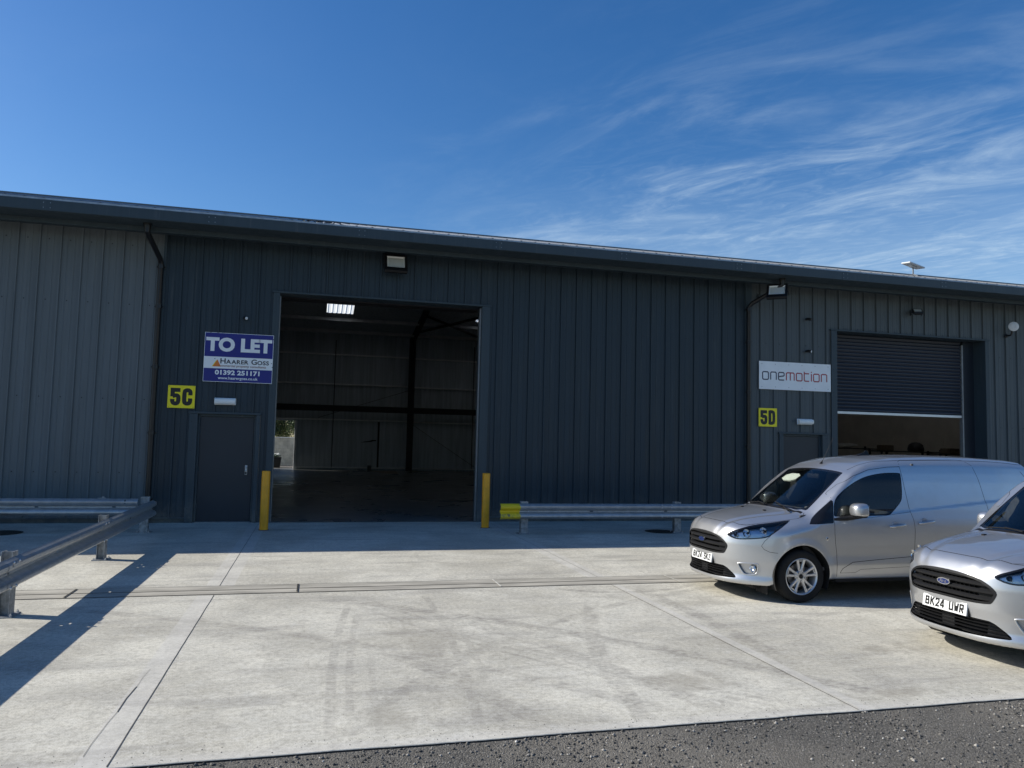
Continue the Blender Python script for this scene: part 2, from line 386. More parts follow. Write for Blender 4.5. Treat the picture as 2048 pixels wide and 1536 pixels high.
# ------------------------------------------------------------------ ground
YF = 17.654            # facade plane
EDGE = 4.96            # edge of the concrete towards the gravel
def concrete_mat():
    t = NT('concrete'); P = t.coord(); sx = t.node('ShaderNodeSeparateXYZ'); t.l.new(P, sx.inputs[0]); X, Y = sx.outputs[0], sx.outputs[1]
    big = t.noise(.55, 6, .62, .5); med = t.noise(2.6, 6, .65, .4); fine = t.math('ADD', t.math('MULTIPLY', t.noise(95, 4, .8), .55), t.math('MULTIPLY', t.noise(24, 5, .75), .45))
    broom = t.noise(1, 4, .7, 0, t.coord((2.2, 55, 1))); strk = t.noise(1, 5, .6, .3, t.coord((.5, 2.6, 1)))
    c = t.mix(t.rng(big, .34, .66), (.42, .394, .322), (.60, .572, .482))
    c = t.mix(t.rng(med, .35, .68, 0, .8), c, t.mix(1., c, (1.22, 1.21, 1.19), 'MULTIPLY')); mot = t.noise(9, 6, .7, .6); c = t.mix(t.rng(mot, .5, .68, 0, .42), c, (.23, .212, .175)); c = t.mix(t.rng(mot, .45, .3, 0, .35), c, (.60, .59, .54))
    c = t.mix(t.rng(strk, .50, .68, 0, .6), c, (.29, .272, .235))
    c = t.mix(t.rng(broom, .35, .7, 0, .30), c, (.60, .585, .55))
    c = t.mix(t.rng(broom, .5, .25, 0, .22), c, (.30, .29, .265))
    c = t.mix(t.rng(fine, .36, .55, .65, 0), c, (.20, .185, .155)); c = t.mix(t.rng(fine, .50, .64, 0, .45), c, (.68, .66, .62))
    # tyre marks: arcs and straight runs, broken up by noise
    brk = t.rng(t.noise(3.2, 6, .7, .5), .33, .60)
    tread = t.rng(t.noise(1, 2, .5, 0, t.coord((9, 30, 1), (0, 0, .5))), .35, .6, .35, 1)
    def arc(cx, cy, r, w, st, y0=-99, y1=99, x0=-99, x1=99):
        dx = t.math('SUBTRACT', X, cx); dy = t.math('SUBTRACT', Y, cy)
        d = t.math('ABSOLUTE', t.math('SUBTRACT', t.math('SQRT', t.math('ADD', t.math('MULTIPLY', dx, dx), t.math('MULTIPLY', dy, dy))), r))
        m = t.rng(d, w, w*.55)
        m = t.math('MULTIPLY', m, t.math('MULTIPLY', t.rng(Y, y0, y0+.5), t.rng(Y, y1, y1-.5)))
        m = t.math('MULTIPLY', m, t.math('MULTIPLY', t.rng(X, x0, x0+.3), t.rng(X, x1, x1-.3)))
        return t.math('MULTIPLY', m, t.math('MULTIPLY', t.math('MULTIPLY', brk, tread), min(1., st*1.35)))
    marks = [arc(14, 4, 11.7, .11, .35, 4.9, 9), arc(14, 4, 13.2, .10, .22, 4.9, 8.6), arc(-8, 2, 10.1, .12, .38, 4.9, 7.4), arc(-8, 2, 11.4, .12, .3, 4.9, 9.4), arc(9, 0, 10.2, .09, .3, 5, 10),
             arc(-9, -4, 16.3, .13, .42, 5, 9.6), arc(-9, -4, 14.8, .10, .3, 5, 9.6), arc(-16, 8, 20.3, .12, .35, 6, 9.8), arc(4.1, 10.9, 1.55, .07, .5, 8.3, 9.9, 2, 9), arc(2.6, 12.6, .9, .05, .2, 11, 13.4), arc(30, 5, 29.82, .05, .30, 4.9, 9.6), arc(30, 5, 29.68, .04, .26, 4.9, 8.8), arc(30, 5, 29.50, .035, .2, 4.9, 7.4), arc(-30, 9, 31.4, .05, .28, 4.9, 9.7), arc(-30, 9, 31.55, .04, .22, 4.9, 9.0), arc(12, 14, 12.2, .05, .25, 4.9, 9.7), arc(12, 14, 12.45, .035, .25, 4.9, 9.7), arc(12, 14, 12.32, .03, .2, 4.9, 8)]
    m = marks[0]
    for q in marks[1:]: m = t.math('MAXIMUM', m, q)
    c = t.mix(m, c, (.17, .155, .14))
    # oily patches and brown stains
    def spot(cx, cy, rx, ry, st):
        dx = t.math('DIVIDE', t.math('SUBTRACT', X, cx), rx); dy = t.math('DIVIDE', t.math('SUBTRACT', Y, cy), ry)
        d = t.math('SQRT', t.math('ADD', t.math('MULTIPLY', dx, dx), t.math('MULTIPLY', dy, dy)))
        d = t.math('ADD', d, t.rng(med, .2, .8, -.6, .6)); return t.rng(d, 1.0, .2, 0, st)
    for a in ((3.05, 5.85, .45, .30, .5), (4.55, 5.25, .5, .16, .45), (1.1, 7.5, .5, .9, .3), (4.6, 8.6, .6, .3, .35), (.62, 5.45, .22, .3, .35), (5.6, 6.4, .6, .25, .4), (4.0, 6.9, .5, .25, .3)):
        c = t.mix(spot(*a), c, (.25, .225, .18))
    # smoother, paler trowelled margins beside the joints
    def band(x0, x1, ya, yb): return t.math('MULTIPLY', t.math('MULTIPLY', t.rng(X, x0, x0+.012), t.rng(X, x1, x1-.012)), t.math('MULTIPLY', t.rng(Y, ya, ya+.01), t.rng(Y, yb, yb-.01)))
    b = t.math('MAXIMUM', band(-1.27, -1.075, EDGE, 9.84), band(-1.25, -.90, 10.42, YF)); b = t.math('MAXIMUM', b, band(3.86, 4.16, 10.42, YF)); b = t.math('MAXIMUM', b, band(4.0, 4.12, EDGE, 9.84))
    c = t.mix(t.math('MULTIPLY', b, .42), c, t.mix(t.rng(med, .3, .7), (.50, .48, .44), (.60, .58, .54)))
    e = t.rng(Y, EDGE+.16, EDGE+.05, 0, .35); c = t.mix(e, c, (.56, .54, .50))
    t.set(Base_Color=c, Roughness=t.rng(med, .3, .7, .78, .92)); t.p.inputs['Specular IOR Level'].default_value = .3
    h = t.math('ADD', t.math('MULTIPLY', broom, .6), t.math('MULTIPLY', fine, .5)); t.bump(h, .35, .006)
    return t.m
M_conc = concrete_mat()
def gravel_mat():
    t = NT('gravel'); big = t.noise(.7, 5, .6, .4); fine = t.noise(45, 6, .8)
    v = t.node('ShaderNodeTexVoronoi', feature='F1'); v.inputs['Scale'].default_value = 95; t.l.new(t.coord(), v.inputs['Vector'])
    bw = t.node('ShaderNodeSeparateColor'); t.l.new(v.outputs['Color'], bw.inputs[0])
    c = t.mix(t.rng(big, .3, .7), (.10, .092, .078), (.215, .192, .155))
    c = t.mix(t.rng(bw.outputs[0], .5, 1, 0, .5), c, (.34, .32, .28)); c = t.mix(t.rng(fine, .4, .7, .45, 0), c, (.04, .038, .035))
    t.set(Base_Color=c, Roughness=.9); t.bump(t.math('ADD', t.math('MULTIPLY', v.outputs['Distance'], -1.2), fine), .8, .008)
    return t.m
M_grav = gravel_mat()
b = MB(); b.add([(-400, -400, -.014), (400, -400, -.014), (400, 400, -.014), (-400, 400, -.014)], [(0, 1, 2, 3)])
tag(b.build('gravel_road', M_grav), kind='structure')
# concrete slab with a slightly ragged, rounded edge towards the gravel
b = MB(); xs = np.arange(-30, 60.01, .05); e = EDGE+.012*np.interp(xs, np.arange(-30, 61, .23), rng.standard_normal(396))[:len(xs)]
e = EDGE+.003*np.convolve(rng.standard_normal(len(xs)+6), np.ones(7)/2.6, 'valid')
V = []
for x, y in zip(xs, e): V += [(x, y, -.05), (x, y, -.004), (x, y+.004, 0), (x, YF-.002, 0)]
F_ = [(4*i+j, 4*i+4+j, 4*i+5+j, 4*i+1+j) for i in range(len(xs)-1) for j in range(3)]
b.add(V, F_); b.mi = [1 if k % 3 == 0 else 0 for k in range(len(F_))]; tag(b.build('concrete_yard', [M_conc, pmat('slab_edge', (.035, .034, .032), .95)]), kind='structure')
# loose stones lying on the gravel
def stones():
    pts = []
    n = 34000
    y = EDGE-.01-1.75*rng.random(n)**1.15; x = -2.6+9.6*rng.random(n); sz = .003+.012*rng.random(n)**4; pn = np.sin(x*2.1+1.3)*np.sin(y*3.3+x)+.6*np.sin(x*5.3-y*4.1); kp = rng.random(n) < np.clip(.62+.45*pn, .12, 1); x, y, sz = x[kp], y[kp], sz[kp]
    keep = (x < 7) & (x > -2.4+ (EDGE-y)*.6); x, y, sz = x[keep], y[keep], sz[keep]
    n2 = 350; x = np.concatenate([x, -2+9*rng.random(n2)]); y = np.concatenate([y, EDGE+abs(rng.standard_normal(n2))*.12]); sz = np.concatenate([sz, .002+.003*rng.random(n2)])
    base = np.array([(1, 0, 0), (-1, 0, 0), (0, 1, 0), (0, -1, 0), (0, 0, 1), (0, 0, -1)], float)
    tri = np.array([(0, 2, 4), (2, 1, 4), (1, 3, 4), (3, 0, 4), (2, 0, 5), (1, 2, 5), (3, 1, 5), (0, 3, 5)])
    N = len(x); a = rng.random(N)*6.28; V = np.repeat(base[None], N, 0)*(1+.35*rng.standard_normal((N, 6, 1)).clip(-1, 1))
    V *= np.stack([np.ones(N), .6+.4*rng.random(N), .45+.35*rng.random(N)], 1)[:, None]
    ca, sa = np.cos(a)[:, None], np.sin(a)[:, None]; V = np.stack([V[..., 0]*ca-V[..., 1]*sa, V[..., 0]*sa+V[..., 1]*ca, V[..., 2]], 2)*sz[:, None, None]
    z = np.where(y > EDGE+.01, .0, -.014)+sz*.25; V += np.stack([x, y, z], 1)[:, None]
    T = (tri[None]+6*np.arange(N)[:, None, None]).reshape(-1, 3)
    me = bpy.data.meshes.new('loose_stones'); me.vertices.add(N*6); me.vertices.foreach_set('co', V.ravel()); me.loops.add(len(T)*3); me.loops.foreach_set('vertex_index', T.ravel())
    me.polygons.add(len(T)); me.polygons.foreach_set('loop_start', np.arange(len(T))*3)
    mi = np.repeat(np.where(y > EDGE, 0, rng.choice(4, N, p=[.50, .34, .145, .015])), 8); me.update(); me.validate()
    for c in ((.06, .058, .054), (.16, .15, .135), (.32, .30, .27), (.60, .58, .54)): me.materials.append(pmat('stone', c, .85, 0, .25, 30))
    me.polygons.foreach_set('material_index', mi.astype(np.int32))
    o = bpy.data.objects.new('loose_stones', me); col.objects.link(o); tag(o, 'loose grey chippings scattered over the gravel along the concrete edge', 'gravel', kind='stuff')
stones()
# joints, cracks: thin dark strips just above the slab
M_joint = pmat('joint_sealant', (.07, .066, .06), .9, 0, .3, 8)
M_pale = pmat('pale_mortar', (.54, .52, .46), .85, 0, .2, 8)
b = MB()
def strip(b, pts, w, z=.003, k=0, jit=0.):
    q = []
    for (x0, y0), (x1, y1) in zip(pts[:-1], pts[1:]):
        n = max(1, int(math.hypot(x1-x0, y1-y0)/.15)); q += [(x0+(x1-x0)*i/n+random.uniform(-jit, jit), y0+(y1-y0)*i/n+random.uniform(-jit, jit)) for i in range(n)]
    q.append(pts[-1]); V, F_ = ribbon(q, w); b.add([(x, y, z) for x, y in V], [f[::-1] for f in F_], k)
for x, y0, y1, w in ((-1.078, EDGE+.01, 9.84, .007), (-1.08, 10.43, YF-.3, .006), (3.99, EDGE+.01, 9.84, .007), (4.02, 10.43, YF-.1, .006), (-6.16, 5, YF, .008), (9.1, 5, YF, .007), (14.2, 5, YF, .007)): strip(b, [(x, y0), (x, y1)], w, jit=.0012)
for x, y0, y1, w in ((-1.245, 5.15, 5.9, .003), (-1.235, 5.9, 6.45, .008), (-1.225, 6.45, 6.9, .002)): strip(b, [(x, y0), (x-.006, (y0+y1)/2), (x+.010, y1)], w, jit=.006)
strip(b, [(-20, YF-.27), (30, YF-.27)], .004, jit=.001)
tag(b.build('slab_joints', [M_joint, M_pale]), kind='structure')
b = MB()
for x0, x1, w in ((4.13, 4.155, 1),): 
    strip(b, [(4.16, 10.45), (4.17, YF-.3)], .007, jit=.001); strip(b, [(4.02, 5.0), (4.025, 9.8)], .006, jit=.001)
tag(b.build('joint_margin', M_pale), kind='structure')
# drainage channel across the yard
M_drain = pmat('drain_concrete', (.37, .345, .29), .8, 0, .25, 2.5, .2, 80, streak=(.6, 3, 1))
M_slot = pmat('drain_slot', (.022, .021, .019), .85)
b = MB(); b.add([(-30, 9.87, .004), (60, 9.87, .004), (60, 10.40, .004), (-30, 10.40, .004)], [(0, 1, 2, 3)], 0)
for y, w in ((9.872, .014), (10.12, .018), (10.398, .010)): strip(b, [(-30, y), (60, y)], w, .008, 1)
for i in range(-9, 18):
    x = -.12+2.58*i; dark = i in (-1, 0)
    strip(b, [(x, 9.88), (x, 10.39)], .022 if dark else .022, .012, 1 if dark else 2)
tag(b.build('drain_channel', [M_drain, M_slot, M_pale]), kind='structure')
def manhole(name, x, y, r, label):
    b = MB(); b.lathe([(r+.05, .006), (r+.01, .010), (r+.005, .004), (r, .004), (r, .012), (0, .012)], Matrix.Translation((x, y, 0)), 40)
    for i in range(-6, 7):
        for j in range(-6, 7):
            if math.hypot(i, j)*.044 < r-.03: b.box((x+i*.044-.013, y+j*.044-.013, .011), (x+i*.044+.013, y+j*.044+.013, .016), .003)
    o = b.build(name, pmat('cast_iron', (.05, .045, .038), .7, .4, .3, 6), smooth=40); tag(o, label, 'manhole cover')
manhole('manhole_cover', 7.44, 15.53, .30, 'round iron manhole cover in the shade by the yellow-ended crash barrier')
manhole('manhole_cover', -5.55, 16.05, .36, 'round iron manhole cover below the left barrier beside the grey wall')
# ------------------------------------------------------------------ building
def clad_mat(name, c, blotch=.12):
    t = NT(name); st = t.noise(1, 5, .6, .1, t.coord((5, 5, .35))); big = t.noise(.35, 3, .5)
    a = tuple(x*(1-blotch) for x in c); d = tuple(x*(1+blotch*1.3) for x in c)
    cc = t.mix(t.rng(st, .3, .7), a, d); cc = t.mix(t.rng(big, .35, .7, 0, .25), cc, tuple(x*1.25 for x in c))
    sz_ = t.node('ShaderNodeSeparateXYZ'); t.l.new(t.coord(), sz_.inputs[0]); dn = t.noise(3, 6, .7, .5); run = t.noise(1, 5, .7, .2, t.coord((14, 14, .5)))
    cc = t.mix(t.math('MULTIPLY', t.rng(sz_.outputs[2], .75, .05), t.rng(dn, .3, .75, 0, .55)), cc, (.24, .22, .18))
    cc = t.mix(t.rng(run, .56, .78, 0, .30), cc, (.20, .20, .18)); cc = t.mix(t.rng(run, .44, .28, 0, .4), cc, tuple(x*.55 for x in c))
    t.set(Base_Color=cc, Roughness=t.rng(st, .3, .7, .38, .52)); t.p.inputs['Specular IOR Level'].default_value = .35
    t.bump(t.noise(1, 3, .5, 0, t.coord((8, 8, .6))), .12, .01); return t.m
M_grey = clad_mat('grey_cladding', (.120, .138, .146), .10); M_dark = clad_mat('slate_cladding', (.024, .038, .049)); M_flash = clad_mat('slate_flashing', (.040, .058, .070), .06)
M_mid = clad_mat('blue_grey_cladding', (.080, .095, .101)); M_door = pmat('door_paint', (.016, .022, .031), .45, 0, .06, 2)
M_fix = pmat('fixings', (.012, .015, .018), .5); M_galv = pmat('galvanised_steel', (.42, .44, .46), .38, .75, .18, 9, rvar=.08); M_black = pmat('black_plastic', (.010, .010, .011), .38)
M_lining = pmat('liner_sheet', (.42, .47, .51), .55, 0, .16, 1.2, streak=(6, 6, .3)); M_steel = pmat('dark_steel', (.016, .014, .015), .6, 0, .2, 3); M_roof = pmat('roof_sheet', (.16, .17, .18), .42, .25, .3, 30)
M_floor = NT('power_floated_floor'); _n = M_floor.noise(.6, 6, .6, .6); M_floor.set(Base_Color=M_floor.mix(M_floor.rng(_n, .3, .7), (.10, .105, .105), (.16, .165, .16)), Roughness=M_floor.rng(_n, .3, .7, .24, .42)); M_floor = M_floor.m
B = empty('industrial_unit', (0, YF, 0), 0, 'long slate grey metal industrial building with one big open doorway and a half open shutter', 'building')
def off(mb):  # geometry is written in world coordinates; children sit on the building's Empty
    mb.v = [(x, y-YF, z) for x, y, z in mb.v]; return mb
def clad(b, x0, x1, z0, z1, phase, y=YF, k=0):
    P = .40; n0 = math.floor((x0-phase)/P)-1; pts = []
    def add(x, d): pts.append((x, d))
    i = n0
    while phase+i*P < x1+P:
        c = phase+i*P
        for dx, d in ((-.026, 0), (-.018, .038), (.016, .038), (.026, 0), (.118, 0), (.124, -.006), (.136, -.006), (.142, 0), (.195, 0), (.2, .002), (.205, 0), (.258, 0), (.264, -.006), (.276, -.006), (.282, 0)): add(c+dx, d)
        i += 1
    q = []
    for (xa, da), (xb, db) in zip(pts[:-1], pts[1:]):
        if xa < x0 < xb: q.append((x0, da+(db-da)*(x0-xa)/(xb-xa)))
        if x0 <= xa <= x1: q.append((xa, da))
        if xa < x1 < xb: q.append((x1, da+(db-da)*(x1-xa)/(xb-xa)))
    V = [(x, y-d, z) for z in (z0, z1) for x, d in q]; n = len(q)
    b.add(V, [(j, j+1, n+j+1, n+j) for j in range(n-1)], k)
def screws(b, x0, x1, z, phase, y=YF, k=1, dx=.17):
    i = math.ceil((x0-phase)/.4)
    while phase+i*.4 < x1:
        x = phase+i*.4+dx
        if x0 < x < x1: b.lathe([(.013, 0), (.013, .005), (.006, .008), (0, .008)], Mx((x, y, z), (1, 0, 0), (0, 0, 1)), 6, k)
        i += 1
ZB, ZT = .10, 6.25
OP = (-.86, 3.76, 5.08); DR = (-2.44, -1.24, 2.335); SH = (13.57, 18.49, 5.07); D5 = (11.92, 13.10, 2.25)
# left unit
b = MB(); clad(b, -20, -3.30, ZB, ZT, .30-.4*20)
for z in (4.62, 2.6, 1.05, 5.9): screws(b, -9, -3.4, z, .30-.4*20)
off(b).build('wall_cladding', [M_grey, M_fix], B)
# middle unit, slate blue
b = MB()
clad(b, -3.24, DR[0]-.17, ZB, ZT, .28); clad(b, DR[0]-.17, DR[1]+.09, 2.375, ZT, .28); clad(b, DR[1]+.09, OP[0]-.14, ZB, ZT, .28); clad(b, OP[0]-.14, OP[1]+.20, 5.12, ZT, .15); clad(b, OP[1]+.20, 10.80, ZB, ZT, .15)
for z in (4.62, 2.6, 5.9): screws(b, -3.2, -1.0, z, .28); screws(b, 4.0, 10.8, z, .15)
screws(b, -1, 4, 5.22, .15); screws(b, -2.6, -1.1, 2.48, .28); screws(b, 4, 10.8, .75, .15)
off(b).build('wall_cladding', [M_dark, M_fix], B)
# right unit
b = MB()
clad(b, 10.98, D5[0]-.12, ZB, ZT, .06); clad(b, D5[0]-.12, D5[1]+.17, 2.29, ZT, .06); clad(b, D5[1]+.17, SH[0]-.18, ZB, ZT, .06); clad(b, SH[0]-.18, SH[1]+.14, 5.11, ZT, .06); clad(b, SH[1]+.14, 40, ZB, ZT, .06)
for z in (4.62, 2.6): screws(b, 11, 13.3, z, .06); screws(b, 18.7, 26, z, .06)
screws(b, 13.4, 18.6, 5.15, .06, dx=.2)
off(b).build('wall_cladding', [M_mid, M_fix], B)
# base, trims
b = MB(); 
for x0, x1 in ((-20, DR[0]-.17), (DR[1]+.09, OP[0]-.14), (OP[1]+.20, D5[0]-.12), (D5[1]+.17, SH[0]-.18), (SH[1]+.14, 40)):
    b.box((x0, YF-.045, .085), (x1, YF+.01, .115)); b.box((x0, YF-.004, .0), (x1, YF+.05, .086))
b.box((-3.30, YF-.04, .11), (-3.24, YF+.01, ZT), .004); b.box((10.80, YF-.045, .11), (10.98, YF+.01, ZT), .004)
off(b).build('base_flashing', M_flash, B)
M_galvd = pmat('door_guide_steel', (.30, .31, .31), .5, .5, .1, 8)
def surround(x0, x1, zt, wl, wr, wt, depth, name='door_surround', lip=.03, mat_=M_flash):
    b = MB(); y0 = YF-.048
    b.box((x0-wl, y0, 0), (x0, YF-.002, zt), .004); b.box((x1, y0, 0), (x1+wr, YF-.002, zt), .005); b.box((x0-wl-.02, y0-.012, zt), (x1+wr+.02, YF-.002, zt+wt), .005)
    b.box((x0-.012, YF-.002, 0), (x0, YF+depth, zt)); b.box((x1, YF-.002, 0), (x1+.012, YF+depth, zt)); b.box((x0, YF-.002, zt), (x1, YF+depth, zt+.012))
    z = .3
    while z < zt:
        for x in (x0-wl*.7, x1+wr*.7): b.lathe([(.011, 0), (.010, .005), (0, .006)], Mx((x, y0, z), (1, 0, 0), (0, 0, 1)), 8, 1)
        z += .62
    return off(b).build(name, [mat_, M_fix], B)
surround(*OP, .14, .20, .045, .40)
surround(*DR, .17, .08, .05, .09)
surround(*SH, .18, .13, .045, .44)
surround(*D5, .12, .17, .05, .09)
# big open doorway: galvanised guides, roller box inside
b = MB(); b.box((OP[0]+.001, YF+.06, 0), (OP[0]+.02, YF+.16, OP[2]-.05)); b.box((OP[1]-.035, YF+.05, 0), (OP[1]-.001, YF+.14, OP[2]-.03), .003)
off(b).build('door_guide', M_galvd, B, split=True)
b = MB(); b.box((OP[0], YF+.42, OP[2]-.02), (OP[1], YF+.9, OP[2]+.5), .03); off(b).build('roller_housing', M_steel, B)
def pers_door(d, handle):
    x0, x1, zt = d; b = MB(); y = YF+.055
    b.box((x0+.001, y-.01, 0), (x0+.045, y+.05, zt-.001), .003); b.box((x1-.045, y-.01, 0), (x1-.001, y+.05, zt-.001), .003); b.box((x0+.045, y-.01, zt-.05), (x1-.045, y+.05, zt-.001), .003)
    fr = off(b).build('door_frame', M_flash, B)
    b = MB(); b.box((x0+.05, y, .02), (x1-.05, y+.045, zt-.055), .004); dr = off(b).build('door', M_door, B)
    b = MB(); b.box((x0+.04, YF-.03, 0), (x1-.04, YF+.1, .018), .003); off(b).build('door_sill', M_galvd, B)
    if handle:
        hx = x1-.17; b = MB(); b.box((hx-.026, y-.022, 1.03), (hx+.03, y, 1.24), .006, 0); b.tube([(hx, y-.02, 1.12), (hx, y-.055, 1.12), (hx-.02, y-.06, 1.12)], .012, 8, k=0); b.lathe([(.02, 0), (.02, .03), (.012, .036), (0, .036)], Mx((hx+.002, y-.022, 1.19), (1, 0, 0), (0, 0, 1)), 14, 0)
        b.box((hx-.018, y-.026, 1.045), (hx+.018, y-.022, 1.09), .002, 1)
        h = off(b).build('handle', [M_galv, M_black], dr, smooth=40)
    b = MB()
    for z in (.35, 1.15, 1.95): b.tube([(x0+.052, y-.008, z-.05), (x0+.052, y-.008, z+.05)], .009, 8)
    off(b).build('hinge', M_flash, dr, split=True)
pers_door(DR, True); pers_door(D5, True)
# roller shutter of the right unit, stopped part way down
M_shut = pmat('shutter_paint', (.015, .021, .034), .42, 0, .05, 3)
ys = YF+.42; zb_ = 2.93; b = MB(); P_ = []
n = int((SH[2]+.1-zb_)/.098); prof = []
for i in range(n+1):
    z = zb_+i*.098
    for dz, d in ((0, 0), (.010, .006), (.030, .020), (.052, .022), (.072, .012), (.082, .002), (.088, -.004)): prof.append((z+dz, d))
V = [(x, ys-d, z) for x in (SH[0]+.02, SH[1]-.42) for z, d in prof]; m = len(prof)
b.add(V, [(j, m+j, m+j+1, j+1) for j in range(m-1)]); sh = off(b).build('roller_shutter', M_shut, B, smooth=35)
b = MB(); b.box((SH[0]+.02, ys-.035, zb_-.075), (SH[1]-.42, ys+.03, zb_), .008); off(b).build('bottom_rail', pmat('shutter_rail', (.62, .63, .64), .35, .5, .05), sh)
b = MB(); b.box((SH[1]-.419, ys-.06, 0), (SH[1]-.375, ys+.06, SH[2]-.1), .004); b.box((SH[0]+.0, ys-.06, 0), (SH[0]+.018, ys+.06, SH[2]-.1), .004); off(b).build('door_guide', M_galvd, B, split=True)
b = MB(); b.box((SH[1]-.374, ys-.05, 0), (SH[1]-.001, ys+.06, SH[2]-.001)); off(b).build('guide_cover', M_door, B)
b = MB(); b.box((SH[0], ys+.06, SH[2]-.3), (SH[1]-.4, ys+.7, SH[2]+.45), .03); off(b).build('roller_housing', M_steel, B)
# gutter, eaves board
GY, GT, GB = 16.40, 6.385, 6.18
b = MB(); pr_ = [(GY, GT), (GY, GB), (GY+.02, GB-.012), (GY+.57, GB-.012), (GY+.57, GB+.02), (GY+.03, GB+.03), (GY+.03, GT-.01), (GY+.05, GT)]
V = [(x, y, z) for x in (-20, 40) for y, z in pr_]; b.add(V, [(i, (i+1) % 8, 8+(i+1) % 8, 8+i) for i in range(8)])
x = -17.3
while x < 40:
    b.box((x-.09, GY-.004, GB-.004), (x+.09, GY+.3, GT+.002), 0)
    for dx in (-.06, .06):
        for z in (6.23, 6.33): b.lathe([(.008, 0), (.008, .004), (0, .005)], Mx((x+dx, GY-.004, z), (1, 0, 0), (0, 0, 1)), 6, 1)
    x += 3.02
off(b).build('gutter', [M_flash, M_galv], B)
b = MB(); b.box((-20, GY+.58, 6.075), (40, GY+.60, 6.30)); b.box((-20, GY+.60, 6.19), (40, YF+.02, 6.245)); b.box((-20, GY+.58, 6.07), (40, GY+.64, 6.074)); off(b).build('eaves_board', M_flash, B)
def downpipe(xo, xw, yo):
    b = MB(); b.lathe([(.085, .0), (.085, -.03), (.068, -.035), (.062, -.12)], Matrix.Translation((xo, yo, GB-.012)), 20)
    yw = YF-.10
    b.tube([(xo, yo, GB-.06), (xo, yo, GB-.17), (xo+(xw-xo)*.12, yo+(yw-yo)*.12, GB-.24), (xw-(xw-xo)*.1, yw-(yw-yo)*.1, GB-.56), (xw, yw, GB-.66), (xw, yw, .0)], .055, 16)
    for z in (GB-.72, 4.6, 3.3, 1.9, .5): b.lathe([(.056, -.045), (.066, -.04), (.066, .04), (.056, .045)], Matrix.Translation((xw, yw, z)), 18); b.box((xw-.09, yw+.03, z-.015), (xw+.09, YF-.03, z+.015), .003)
    return off(b).build('downpipe', M_black, B, smooth=35)
downpipe(-3.47, -3.33, 16.72); downpipe(11.34, 10.86, 16.80)
# roof: ribbed front slope with added light openings, rear slope with rooflights
RY, RZ = 30., 10.19; s1 = (RZ-6.43)/(RY-16.42); s2 = (RZ-7.62)/(44.6-RY)
b = MB(); FL_ADDED = [(-20+.3333*k, -20+.3333*(k+4)) for k in (30, 58, 72, 94, 102, 110, 118, 126, 134, 152)]  # front-slope rooflights: unseen, added to brighten the dark interiors
def zf(y): return 6.40+(y-16.42)*s1
def sheet(xa, xb, ya, yb):
    q = []; x = xa
    while x < xb-.01: q += [(x, 0), (x+.022, .036), (x+.058, .036), (x+.080, 0), (x+.3333, 0)]; x += .3333
    n = len(q); b.add([(xx, y, zf(y)+d) for y in (ya, yb) for xx, d in q], [(j, j+1, n+j+1, n+j) for j in range(n-1)], 0)
    b.add([(xa, ya, zf(ya)-.05), (xb, ya, zf(ya)-.05), (xb, yb, zf(yb)-.05), (xa, yb, zf(yb)-.05)], [(0, 3, 2, 1)], 1)
sheet(-20, 40, 16.44, 23.5); sheet(-20, 40, 26.5, RY)
xa = -20
for h0, h1 in FL_ADDED+[(40, None)]: sheet(xa, h0, 23.5, 26.5); xa = h1
b.box((-20, 16.44, 6.25), (40, 16.47, 6.43), 0, 1)
# rear slope in strips, leaving the rooflights open
RL = []
for c in (-8.2, -.3+1.35, 8.95, 16.3, 23.6, 31):
    RL.append((c-.68, c+.68, 38.6, 40.6))
def zr(y): return RZ-(y-RY)*s2
ys_ = [RY, 33.2, 35.4, 38.6, 40.6, 44.9]
for ya, yb in zip(ys_[:-1], ys_[1:]):
    holes = sorted((r[0], r[1]) for r in RL) if ya == 38.6 else []
    xa = -20
    for h0, h1 in holes+[(40, None)]:
        b.add([(xa, ya, zr(ya)), (h0, ya, zr(ya)), (h0, yb, zr(yb)), (xa, yb, zr(yb))], [(0, 1, 2, 3)], 0)
        b.add([(xa, ya, zr(ya)-.06), (h0, ya, zr(ya)-.06), (h0, yb, zr(yb)-.06), (xa, yb, zr(yb)-.06)], [(0, 3, 2, 1)], 1)
        xa = h1
b.box((-20, RY-.15, RZ-.03), (40, RY+.15, RZ+.02), 0, 0)
rf = off(b).build('roof', [M_roof, M_lining], B)
FRL_ADDED = [(x0, x1, 23.5, 26.5) for x0, x1 in FL_ADDED]
t = NT('rooflight_sheet'); tr = t.node('ShaderNodeBsdfTranslucent'); tr.inputs[0].default_value = (.74, .75, .72, 1); mxs = t.node('ShaderNodeMixShader'); mxs.inputs[0].default_value = .12; t.l.new(tr.outputs[0], mxs.inputs[1]); t.l.new(t.p.outputs[0], mxs.inputs[2]); t.l.new(mxs.outputs[0], t.out.inputs[0]); M_rl = t.m
for x0, x1, ya, yb in RL+FRL_ADDED:  # rear rooflights, then the added front ones that only bring in light
    b = MB(); zr_ = zr if ya > RY else zf; q = []; x = x0
    while x < x1-.01: q += [(x, 0), (x+.03, .03), (x+.07, .03), (x+.10, 0)]; x += .227
    q.append((x1, 0)); n = len(q); V = [(xx, y, zr_(y)+d-.02) for y in (ya, yb) for xx, d in q]; b.add(V, [(j, j+1, n+j+1, n+j) for j in range(n-1)])
    off(b).build('rooflight_real_or_added', M_rl, rf)
